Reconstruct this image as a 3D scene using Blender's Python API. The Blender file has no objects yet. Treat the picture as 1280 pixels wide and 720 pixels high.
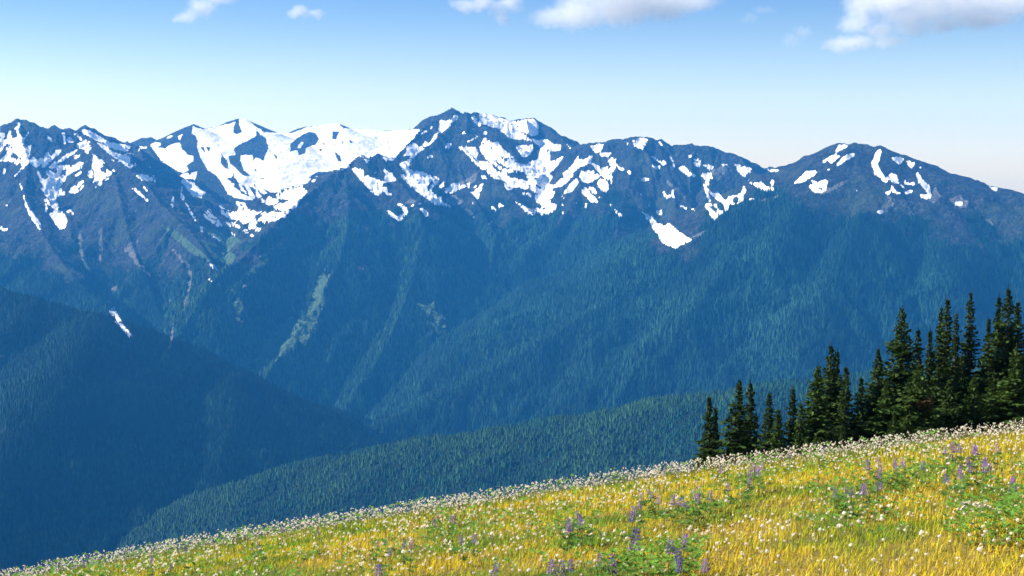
import bpy, bmesh, math, random
import numpy as np
R = math.radians
random.seed(11)
RNG = np.random.default_rng(11)
sc = bpy.context.scene
col = sc.collection

# ------------------------------------------------------------------ camera, sky, sun, exposure
F_PX, PITCH = 1778.0, math.atan(150 / 1778.0)
cam = bpy.data.cameras.new('camera')
cam.lens, cam.sensor_width = 50.0, 36.0
cam.clip_start, cam.clip_end = 0.1, 120000
cam.dof.use_dof = True
cam.dof.focus_distance = 45
cam.dof.aperture_fstop = 10
co = bpy.data.objects.new('camera', cam)
col.objects.link(co)
co.location = (0, 0, 0)
co.rotation_euler = (math.pi / 2 - PITCH, 0, 0)
sc.camera = co

SUN_AZ, SUN_EL = R(76), R(37)          # azimuth to the left of the view direction
sun_dir = (-math.sin(SUN_AZ) * math.cos(SUN_EL), math.cos(SUN_AZ) * math.cos(SUN_EL), math.sin(SUN_EL))
w = bpy.data.worlds.new('World')
sc.world = w
w.use_nodes = True
nt = w.node_tree
sky = nt.nodes.new('ShaderNodeTexSky')
sky.sky_type = 'NISHITA'
sky.sun_disc = False
sky.sun_elevation = SUN_EL
sky.sun_rotation = -SUN_AZ
sky.altitude = 1700
sky.air_density = 1.0
sky.dust_density = 0.7
sky.ozone_density = 2.5
tcw = nt.nodes.new('ShaderNodeTexCoord')
sxw = nt.nodes.new('ShaderNodeSeparateXYZ')
nt.links.new(tcw.outputs['Generated'], sxw.inputs[0])
mrw = nt.nodes.new('ShaderNodeMapRange')      # air whitens toward the horizon all round
mrw.interpolation_type = 'SMOOTHSTEP'
mrw.inputs[1].default_value, mrw.inputs[2].default_value = 0.035, 0.135
nt.links.new(sxw.outputs[2], mrw.inputs[0])
mxw = nt.nodes.new('ShaderNodeMix')
mxw.data_type = 'RGBA'
nt.links.new(mrw.outputs[0], mxw.inputs[0])
mxw.inputs[6].default_value, mxw.inputs[7].default_value = (1.11, 1.05, 1.01, 1), (0.50, 0.67, 0.89, 1)
muw = nt.nodes.new('ShaderNodeMix')
muw.data_type, muw.blend_type = 'RGBA', 'MULTIPLY'
muw.inputs[0].default_value = 1.0
nt.links.new(sky.outputs[0], muw.inputs[6])
nt.links.new(mxw.outputs[2], muw.inputs[7])
nt.links.new(muw.outputs[2], nt.nodes['Background'].inputs[0])
nt.nodes['Background'].inputs[1].default_value = 0.08
sl = bpy.data.lights.new('sun', 'SUN')
sl.energy = 5.0
sl.angle = R(0.5)
sl.color = (1.0, 0.97, 0.91)
so = bpy.data.objects.new('sun', sl)
col.objects.link(so)
from mathutils import Vector
so.rotation_euler = Vector(sun_dir).to_track_quat('Z', 'Y').to_euler()
sc.view_settings.view_transform = 'Standard'
sc.view_settings.look = 'None'
sc.view_settings.gamma = 1
sc.view_settings.use_curve_mapping = False
sc.view_settings.exposure = 1.0
cy = sc.cycles
cy.max_bounces = 18
cy.diffuse_bounces = 2
cy.glossy_bounces = 1
cy.transmission_bounces = 3
cy.transparent_max_bounces = 6
cy.volume_bounces = 16
cy.use_adaptive_sampling = False
cy.use_denoising = True

# ------------------------------------------------------------------ helpers
def tag(o, label=None, cat=None, group=None, kind=None):
    for k, v in (('label', label), ('category', cat), ('group', group), ('kind', kind)):
        if v:
            o[k] = v
    return o

def at(px, py, D):
    """the point seen at pixel (px, py) that lies D metres ahead"""
    v, uu = (360 - py) / F_PX, (px - 640) / F_PX
    c, s = math.cos(PITCH), math.sin(PITCH)
    Y, Z = c + s * v, -s + c * v
    return (uu / Y * D, D, Z / Y * D)

def project(x, y, z):
    c, s = math.cos(PITCH), math.sin(PITCH)
    f = y * c - z * s
    up = y * s + z * c
    return 640 + F_PX * x / f, 360 - F_PX * up / f

_perm = np.random.default_rng(5).permutation(4096).astype(np.int64)
_ang = np.random.default_rng(6).uniform(0, 2 * np.pi, 4096)
_gx, _gy = np.cos(_ang), np.sin(_ang)

def perlin(x, y, seed=0):
    xi, yi = np.floor(x).astype(np.int64), np.floor(y).astype(np.int64)
    xf, yf = x - xi, y - yi
    u, v = xf * xf * xf * (xf * (xf * 6 - 15) + 10), yf * yf * yf * (yf * (yf * 6 - 15) + 10)
    def g(ix, iy, dx, dy):
        h = _perm[(_perm[(ix + seed * 131) & 4095] + iy) & 4095]
        return _gx[h] * dx + _gy[h] * dy
    a, b = g(xi, yi, xf, yf), g(xi + 1, yi, xf - 1, yf)
    c, d = g(xi, yi + 1, xf, yf - 1), g(xi + 1, yi + 1, xf - 1, yf - 1)
    return (a + (b - a) * u) * (1 - v) + (c + (d - c) * u) * v * 1.0

def fbm(x, y, octs=4, seed=0, ridged=False):
    s, a, t = 0, 1.0, 0
    for k in range(octs):
        n = perlin(x, y, seed + k * 7)
        s = s + a * ((1 - 2.4 * np.abs(n)) if ridged else n * 1.4)
        t += a
        a *= 0.5
        x, y = x * 2.03 + 17.3, y * 2.03 - 9.1
    return s / t

def np_mesh(name, V, faces, sizes=None, mats=(), attrs=None, smooth=True, parent=None, link=True, fmat=None):
    """faces: (n,3) or (n,4) int array, or flat loop array with sizes"""
    me = bpy.data.meshes.new(name)
    V = np.asarray(V, np.float32)
    me.vertices.add(len(V))
    me.vertices.foreach_set('co', V.ravel())
    if faces is not None and len(faces):
        faces = np.asarray(faces, np.int32)
        if sizes is None:
            sizes = np.full(len(faces), faces.shape[1], np.int32)
        loops = faces.ravel()
        me.loops.add(len(loops))
        me.loops.foreach_set('vertex_index', loops)
        starts = np.concatenate([[0], np.cumsum(sizes)[:-1]]).astype(np.int32)
        me.polygons.add(len(sizes))
        me.polygons.foreach_set('loop_start', starts)
        me.polygons.foreach_set('use_smooth', np.full(len(sizes), bool(smooth)))
        if fmat is not None:
            me.polygons.foreach_set('material_index', np.asarray(fmat, np.int32))
    for m in mats:
        me.materials.append(m)
    for k, a in (attrs or {}).items():
        a = np.asarray(a, np.float32)
        t = 'FLOAT' if a.ndim == 1 else 'FLOAT_VECTOR'
        at_ = me.attributes.new(k, t, 'POINT')
        at_.data.foreach_set('value' if a.ndim == 1 else 'vector', a.ravel())
    me.update(calc_edges=True)
    if not link:
        return me
    o = bpy.data.objects.new(name, me)
    col.objects.link(o)
    if parent:
        o.parent = parent
    return o

class NT:
    """small node-tree writer"""
    def __init__(s, name):
        s.m = bpy.data.materials.new(name)
        s.m.use_nodes = True
        s.t = s.m.node_tree
        s.t.nodes.clear()
        s.out = s.t.nodes.new('ShaderNodeOutputMaterial')
    def n(s, typ, ins=None, **kw):
        nd = s.t.nodes.new(typ)
        for k, v in kw.items():
            setattr(nd, k, v)
        for k, v in (ins or {}).items():
            s.put(nd.inputs[k], v)
        return nd
    def put(s, sock, v):
        if isinstance(v, bpy.types.NodeSocket):
            s.t.links.new(v, sock)
        elif v is not None:
            sock.default_value = v
    def attr(s, name, what='Fac'):
        return s.n('ShaderNodeAttribute', attribute_name=name).outputs[what]
    def math(s, op, a, b=None, c=None, clamp=False):
        return s.n('ShaderNodeMath', {0: a, 1: b, 2: c}, operation=op, use_clamp=clamp).outputs[0]
    def mix(s, f, a, b):
        nd = s.n('ShaderNodeMix', data_type='RGBA')
        s.put(nd.inputs[0], f); s.put(nd.inputs[6], a); s.put(nd.inputs[7], b)
        return nd.outputs[2]
    def ramp(s, f, lo, hi):
        return s.n('ShaderNodeMapRange', {0: f, 1: lo, 2: hi, 3: 0.0, 4: 1.0}, interpolation_type='SMOOTHSTEP').outputs[0]
    def noise(s, vec, scale, det=4, rough=0.55, what='Fac'):
        return s.n('ShaderNodeTexNoise', {'Vector': vec, 'Scale': scale, 'Detail': det, 'Roughness': rough}).outputs[what]
    def pos(s):
        return s.n('ShaderNodeNewGeometry').outputs['Position']

def rgb(r, g, b):
    return (r, g, b, 1)

def leaf_mat(name, colr, var=0.3, transl=0.3, rough=0.6, colattr=None):
    s = NT(name)
    if colattr:
        c = s.attr(colattr, 'Color')
    else:
        nz = s.noise(s.pos(), 6.0, 3)
        c = s.mix(s.ramp(nz, 0.3, 0.7), rgb(*[v * (1 - var) for v in colr]), rgb(*[min(1, v * (1 + var)) for v in colr]))
    b = s.n('ShaderNodeBsdfPrincipled', {'Base Color': c, 'Roughness': rough, 'Specular IOR Level': 0.06})
    t = s.n('ShaderNodeBsdfTranslucent', {'Color': c})
    mx = s.n('ShaderNodeMixShader', {0: transl, 1: b.outputs[0], 2: t.outputs[0]})
    s.put(s.out.inputs[0], mx.outputs[0])
    return s.m

# ------------------------------------------------------------------ mountains: ridge lines in world space
NC, NR = 1520, 780
Y0, Y1 = 2800.0, 12400.0
Ug = np.concatenate([np.linspace(-0.66, -0.392, 66), np.linspace(-0.385, 0.385, NC - 132), np.linspace(0.392, 0.66, 66)])
def col_of(u):
    return np.interp(u, Ug, np.arange(NC))
LN_R = math.log(Y1 / Y0)
Yg = Y0 * np.exp(LN_R * (1 - (1 - np.linspace(0, 1, NR)) ** 1.45))
def row_of(y):
    return (NR - 1) * (1 - (1 - np.clip(np.log(np.maximum(y, Y0) / Y0) / LN_R, 0, 1)) ** (1 / 1.45))
DY = np.gradient(Yg)[:, None]
DU = np.gradient(Ug)[None, :]
YY, UU = np.meshgrid(Yg, Ug, indexing='ij')
XX = UU * YY
FLOOR = -1500.0
H = np.full(XX.shape, FLOOR)
ID = np.zeros(XX.shape, np.int8)
CD = np.full(XX.shape, 1e6)           # distance to the nearest traced crest

def prof(d, p):
    s0, s1, L, wd = p
    d = np.sqrt(d * d + wd * wd) - wd
    return s1 * d + (s0 - s1) * L * (1 - np.exp(-d / L))

def tent(a, b, p, oid, reach, crest=False):
    x0, x1 = min(a[0], b[0]) - reach, max(a[0], b[0]) + reach
    y0, y1 = min(a[1], b[1]) - reach, max(a[1], b[1]) + reach
    r0 = max(0, int(row_of(y0))); r1 = min(NR, int(row_of(y1)) + 2)
    if y1 < Y0:
        return
    if r1 <= r0:
        return
    ua, ub = min(x0 / Yg[r0], x0 / Yg[r1 - 1]), max(x1 / Yg[r0], x1 / Yg[r1 - 1])
    c0, c1 = int(col_of(ua)), min(NC, int(col_of(ub)) + 2)
    if c1 <= c0 or ub < Ug[0] or ua > Ug[-1]:
        return
    X, Y = XX[r0:r1, c0:c1], YY[r0:r1, c0:c1]
    dx, dy = b[0] - a[0], b[1] - a[1]
    t = np.clip(((X - a[0]) * dx + (Y - a[1]) * dy) / (dx * dx + dy * dy + 1e-9), 0, 1)
    d = np.hypot(X - a[0] - t * dx, Y - a[1] - t * dy)
    h = a[2] + t * (b[2] - a[2]) - prof(d, p)
    Hs = H[r0:r1, c0:c1]
    m = h > Hs
    Hs[m] = h[m]
    ID[r0:r1, c0:c1][m] = oid
    if crest:
        np.minimum(CD[r0:r1, c0:c1], d, out=CD[r0:r1, c0:c1])

GLA, LEF, MAI, RSK, RMT, LHI, FHI = 1, 2, 3, 4, 5, 6, 7
STEEP, SOFT, GLAC = (0.85, 0.52, 260, 4), (0.62, 0.46, 350, 25), (0.62, 0.34, 160, 8)
SPUR, FORE, LOWH = (0.78, 0.5, 240, 8), (0.6, 0.47, 300, 70), (0.42, 0.4, 300, 110)
ridges = [
 (GLA, GLAC, 0.5, [(140,176,11300),(164,181,11400),(172,180,11350),(177,173,11300),(189,172,11300),(194,178,11300),(200,174,11300),(217,169,11250),(232,159,11200),(242,155,11200),(251,161,11300),(265,159,11350),(277,157,11400),(285,152,11450),(296,149,11500),(307,149,11500),(319,155,11550),(330,165,11600),(350,167,11700),(362,167,11700),(372,161,11700),(385,158,11750),(400,157,11800),(415,154.5,11800),(424,155,11800),(428,160,11850),(440,161,11900),(460,162,11900),(475,164,11900),(500,163,11900),(525,161,11800),(560,159,11700)]),
 (GLA, STEEP, 0.6, [(184,184,10700),(200,205,10300),(215,222,10000),(240,262,9500),(255,300,9000)]),
 (GLA, STEEP, 0.5, [(184,184,10700),(172,194,10600),(160,207,10500)]),
 (GLA, STEEP, 0.6, [(242,155,11200),(249,175,11000),(252,195,10800),(262,215,10400),(272,240,10000),(288,258,9600),(294,264,9450)]),
 (GLA, STEEP, 0.4, [(296,149,11500),(298,160,11350),(303,172,11200)]),
 (LEF, STEEP, 1, [(-560,215,9900),(-400,178,9800),(-300,196,9700),(-190,190,9600),(-60,168,9500),(0,161,9350),(7,157,9330),(15,154,9300),(22,149,9300),(27,152,9300),(32,150,9300),(41,154,9300),(50,159,9300),(59,162,9330),(68,157,9350),(76,162,9370),(86,161,9380),(96,163,9400),(102,160,9400),(106,157,9400),(112,162,9500),(125,169,9700),(137,174,10000),(150,179,10400)]),
 (LEF, STEEP, 1, [(106,157,9400),(112,172,9250),(120,182,9100),(140,197,8900),(162,212,8700),(180,227,8500),(200,255,8200),(217,270,8000),(240,292,7800),(258,318,7500),(268,340,7200)]),
 (LEF, SPUR, 1, [(120,182,9100),(122,200,8900),(144,220,8600),(152,260,8200),(165,310,7800),(190,370,7200),(212,432,6600)]),
 (LEF, SPUR, 1, [(22,149,9300),(28,180,9000),(35,206,8700),(30,240,8400),(45,280,8000),(70,320,7600),(110,370,7000),(150,400,6600)]),
 (LEF, SPUR, 1, [(-60,168,9500),(-40,220,9000),(-10,260,8500),(10,310,7900)]),
 (MAI, STEEP, 1, [(492,198,9000),(500,190,9150),(517,175,9350),(525,161,9500),(537,155,9600),(550,149,9700),(557,141,9750),(565,135.5,9800),(572,139,9800),(576,145,9780),(584,140.5,9750),(589,144,9780),(592,141,9800),(600,143,9900),(615,144,9900),(630,147.5,9900),(641,152.5,9900),(652,150.5,9900),(667,147.5,9900),(675,157.5,9850),(686,160,9800),(692,167,9700),(700,170,9600),(707,179,9500),(716,185.5,9400)]),
 (MAI, STEEP, 1, [(492,198,9000),(485,197,8950),(475,193,8900),(470,191,8900),(463,197,8880),(452,195,8850),(445,200,8830),(440,205,8800),(430,211,8700),(420,213,8620),(405,226,8500),(395,235,8400),(375,250,8200),(350,275,7900),(330,297,7650),(310,315,7400),(290,335,7200),(270,352,7000),(250,382,6750),(232,410,6600),(214,441,6400)]),
 (MAI, SPUR, 1, [(430,211,8700),(434,240,8400),(437,280,8000),(425,330,7500),(400,380,7100),(360,430,6700),(330,480,6300)]),
 (MAI, SPUR, 1, [(470,191,8900),(485,212,8750),(505,235,8550),(520,255,8350),(530,290,8000),(520,340,7600),(500,400,7100),(470,460,6600),(430,520,6200)]),
 (MAI, STEEP, 1, [(584,140.5,9750),(583,165,9500),(578,185,9350),(572,200,9250),(580,230,8950),(600,262,8600),(620,300,8200),(610,350,7800),(590,400,7400)]),
 (MAI, SPUR, .7, [(578,185,9350),(600,207,9150),(618,218,9000),(630,232,8850),(650,252,8650),(680,282,8350)]),
 (MAI, SPUR, .6, [(592,142,9800),(602,156,9650),(622,170,9450),(640,190,9300)]),
 (RSK, STEEP, 1, [(716,185.5,9400),(725,181,9350),(740,179.5,9300),(755,179,9300),(765,176,9250),(777,175.5,9250),(795,171,9200),(812,172,9200),(820,175,9200),(827,174.5,9200),(840,182.5,9200),(852,182,9150),(862,181,9150),(875,184,9100),(885,183,9100),(900,188,9100),(910,197.5,9200),(920,206,9300),(939,211,9500),(949,214,9550),(964,209.5,9600),(977,214,9650),(989,212.5,9700),(1015,216,9900)]),
 (RSK, SPUR, 1, [(740,179.5,9300),(733,205,9000),(725,235,8750),(712,260,8500),(690,292,8200)]),
 (RSK, SPUR, 1, [(795,171,9200),(790,200,8900),(785,235,8500),(775,265,8200),(770,300,7900),(740,350,7500),(690,400,7100)]),
 (RSK, SPUR, 1, [(820,175,9200),(832,205,8900),(842,240,8500),(845,262,8300)]),
 (RSK, SPUR, 1, [(900,188,9100),(893,215,8850),(885,240,8600),(880,262,8350)]),
 (RMT, SOFT, 1, [(1069,179,7500),(1060,181,7500),(1050,179.7,7500),(1040,185.6,7480),(1028,193,7470),(1016,200.5,7460),(1004,207,7450),(985,222,7350),(960,235,7250),(930,250,7100),(905,268,7000),(870,297,6850),(840,325,6700),(800,355,6550),(740,395,6350),(680,430,6150),(620,465,6000),(560,495,5850),(500,525,5700),(440,548,5550)]),
 (RMT, SOFT, 1, [(1069,179,7500),(1081,181,7490),(1090,185,7480),(1099,183,7470),(1114,190,7450),(1129,194,7430),(1144,200.5,7400),(1161,211,7350),(1182,217,7300),(1203,221,7250),(1221,227,7200),(1236,233,7180),(1251,236,7150),(1265,239,7120),(1280,243,7100),(1350,262,7000),(1500,300,6900),(1700,330,6800),(1900,360,6700)]),
 (RMT, SOFT, 1, [(1075,181,7500),(1078,215,7200),(1085,240,7000),(1075,280,6650),(1050,330,6250),(1020,380,5900)]),
 (RMT, SOFT, 1, [(1129,194,7430),(1150,240,7000),(1175,290,6600),(1180,340,6200)]),
 (RMT, SOFT, 1, [(1050,180,7500),(1030,215,7200),(1010,242,7000),(980,290,6600)]),
 (LHI, FORE, .6, [(-560,300,6300),(-400,322,6030),(-250,338,5819),(-120,345,5709),(-20,365,5599),(40,380,5490),(100,395,5435),(140,408,5380),(167,423,5325),(210,443,5270),(283,473,5215),(347,510,5105),(400,535,5050),(435,552,4995),(480,580,4831)]),
 (LHI, FORE, .6, [(115,397,5412),(98,432,5006),(70,478,4589),(30,535,4172),(-30,600,3788),(-110,670,3458)]),
 (LHI, FORE, .6, [(283,473,5215),(275,530,4776),(260,600,4337)]),
 (FHI, LOWH, .5, [(1850,361,3150),(1500,419,3318),(1300,449,3430),(1150,464,3515),(1000,481,3600),(900,497,3655),(853,503,3681),(780,519,3723),(713,527,3760),(640,539,3802),(554,551,3850),(500,562,3880),(427,575,3921),(367,595,3955),(333,605,3974),(267,628,4011),(187,663,4056),(133,687,4086),(60,713,4128)]),
]
def add_spurs(pts, p, oid, amp, spacing, length, level, rng):
    """side spurs that leave a crest downhill, with spurs of their own"""
    acc = 0.0
    for a, b in zip(pts[:-1], pts[1:]):
        seg = math.hypot(b[0] - a[0], b[1] - a[1])
        if seg < 1e-6:
            continue
        tx, ty = (b[0] - a[0]) / seg, (b[1] - a[1]) / seg
        slope_along = (b[2] - a[2]) / seg
        while acc < seg:
            t = acc / seg
            o = [a[k] + t * (b[k] - a[k]) for k in range(3)]
            for sd in (-1, 1):
                if rng.random() < 0.12:
                    continue
                ang = rng.uniform(-0.35, 0.35)
                nx, ny = -ty * sd, tx * sd
                lean = -np.sign(slope_along) * min(0.8, abs(slope_along) * 1.3)
                dx, dy = nx + tx * (lean + ang), ny + ty * (lean + ang)
                ln = math.hypot(dx, dy); dx /= ln; dy /= ln
                L = length * rng.uniform(0.6, 1.25)
                n = 5 if level == 1 else 3
                sp = [(o[0], o[1], o[2] - 3)]
                bend = rng.uniform(-0.5, 0.5)
                run = 0.0
                keep = rng.uniform(0.62, 0.86)
                for k in range(1, n + 1):
                    run = L * k / n
                    th = bend * k / n + rng.uniform(-0.12, 0.12)
                    c_, s_ = math.cos(th), math.sin(th)
                    ddx, ddy = dx * c_ - dy * s_, dx * s_ + dy * c_
                    q = sp[-1]
                    x, y = q[0] + ddx * L / n, q[1] + ddy * L / n
                    proj = abs((x - o[0]) * nx + (y - o[1]) * ny)
                    alongd = (x - o[0]) * tx + (y - o[1]) * ty
                    z = o[2] + slope_along * alongd - float(prof(np.float64(proj), p)) * (keep + (1.0 - keep) * 0.55 * k / n) - 3
                    sp.append((x, y, min(z, q[2] - 1)))
                pp = (p[0] * 1.1, p[1] * 1.15, p[2], p[3] * 0.6)
                reach = 420 if level == 1 else 200
                for q0, q1 in zip(sp[:-1], sp[1:]):
                    tent(q0, q1, pp, oid, reach)
                if level == 1:
                    add_spurs(sp[1:], pp, oid, amp, 150, 260, 2, rng)
            acc += spacing * rng.uniform(0.7, 1.3)
        acc -= seg
rr = random.Random(3)
for oid, p, amp, pts in ridges:
    P = [at(*q) for q in pts]
    for a, b in zip(P[:-1], P[1:]):
        tent(a, b, p, oid, 3200, True)
for oid, p, amp, pts in ridges:
    P = [at(*q) for q in pts]
    if oid in (LEF, MAI, RSK):
        add_spurs(P, p, oid, amp, 260, 900, 1, rr)
    elif oid == GLA:
        add_spurs(P, p, oid, amp, 420, 500, 1, rr)
    elif oid == RMT:
        add_spurs(P, p, oid, amp, 420, 1100, 1, rr)
    else:
        add_spurs(P, p, oid, amp, 520, 900, 1, rr)
# crag relief, held back along the traced crests
ease = np.clip(CD / 130.0, 0.12, 1)
rough = np.select([ID == LHI, ID == FHI, ID == RMT, ID == GLA], [0.4, 0.3, 0.65, 0.32], 1.0)
wx, wy = 60 * fbm(XX / 420, YY / 420, 3, 40), 60 * fbm(XX / 420, YY / 420, 3, 50)
big = np.select([ID == LHI, ID == FHI, ID == RMT, ID == GLA], [55.0, 26.0, 100.0, 20.0], 140.0)
H += big * np.clip(CD / 420, 0.03, 1) * (fbm((XX + 1.5 * wx) / 620, (YY + 1.5 * wy) / 1150, 3, 300, True) - 0.3)
H += rough * ease * (58 * (fbm((XX + wx) / 330, (YY + wy) / 330, 5, 1, True) - 0.35) + 9 * fbm(XX / 60, YY / 60, 3, 21, True))
H += rough * np.clip(CD / 60, 0.35, 1) * 9 * fbm(XX / 34, YY / 34, 3, 31, True)
H += np.where(np.isin(ID, (LEF, MAI, RSK)), 13.0, 5.0) * np.clip(1 - CD / 110, 0, 1) * fbm(XX / 38, YY / 38, 2, 33)
PX, PY = project(XX, YY, H)
slope_v = np.maximum.accumulate(H / YY, axis=0)
prev = np.vstack([np.full((1, NC), -9.0), slope_v[:-1]])
VIS = (H + 8) / YY >= prev - 0.0012

# ------------------------------------------------------------------ snow fields, pale screes, green avalanche meadows (mapped on the land)
MS = 3
MW, MH = 1280 * MS, 460 * MS
masks = {k: np.zeros((MH, MW), np.float32) for k in ('s', 'g', 'c')}
def poly(kind, ox, oy, sc_, pts, val=1.0):
    P = np.array(pts, float) / sc_ + (ox, oy)
    P *= MS
    x0, y0 = np.floor(P.min(0)).astype(int) - 1
    x1, y1 = np.ceil(P.max(0)).astype(int) + 2
    x0, y0, x1, y1 = max(0, x0), max(0, y0), min(MW, x1), min(MH, y1)
    if x1 <= x0 or y1 <= y0:
        return
    gx, gy = np.meshgrid(np.arange(x0, x1) + 0.5, np.arange(y0, y1) + 0.5)
    ins = np.zeros(gx.shape, bool)
    for (ax, ay), (bx, by) in zip(P, np.roll(P, -1, 0)):
        c = (ay > gy) != (by > gy)
        if ay != by:
            ins ^= c & (gx < (bx - ax) * (gy - ay) / (by - ay) + ax)
    masks[kind][y0:y1, x0:x1][ins] = val
Z1, Z2, Z3, Z4, Z5, Z6, Z7, Z8 = (0,130,8),(160,140,8),(0,220,8),(160,220,8),(480,130,8),(600,180,8),(480,200,8),(780,190,8)
ZB, ZC, ZD, ZL, ZM = (300,120,4),(600,120,4),(900,150,3.366),(0,280,3),(427,280,3)
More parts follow.
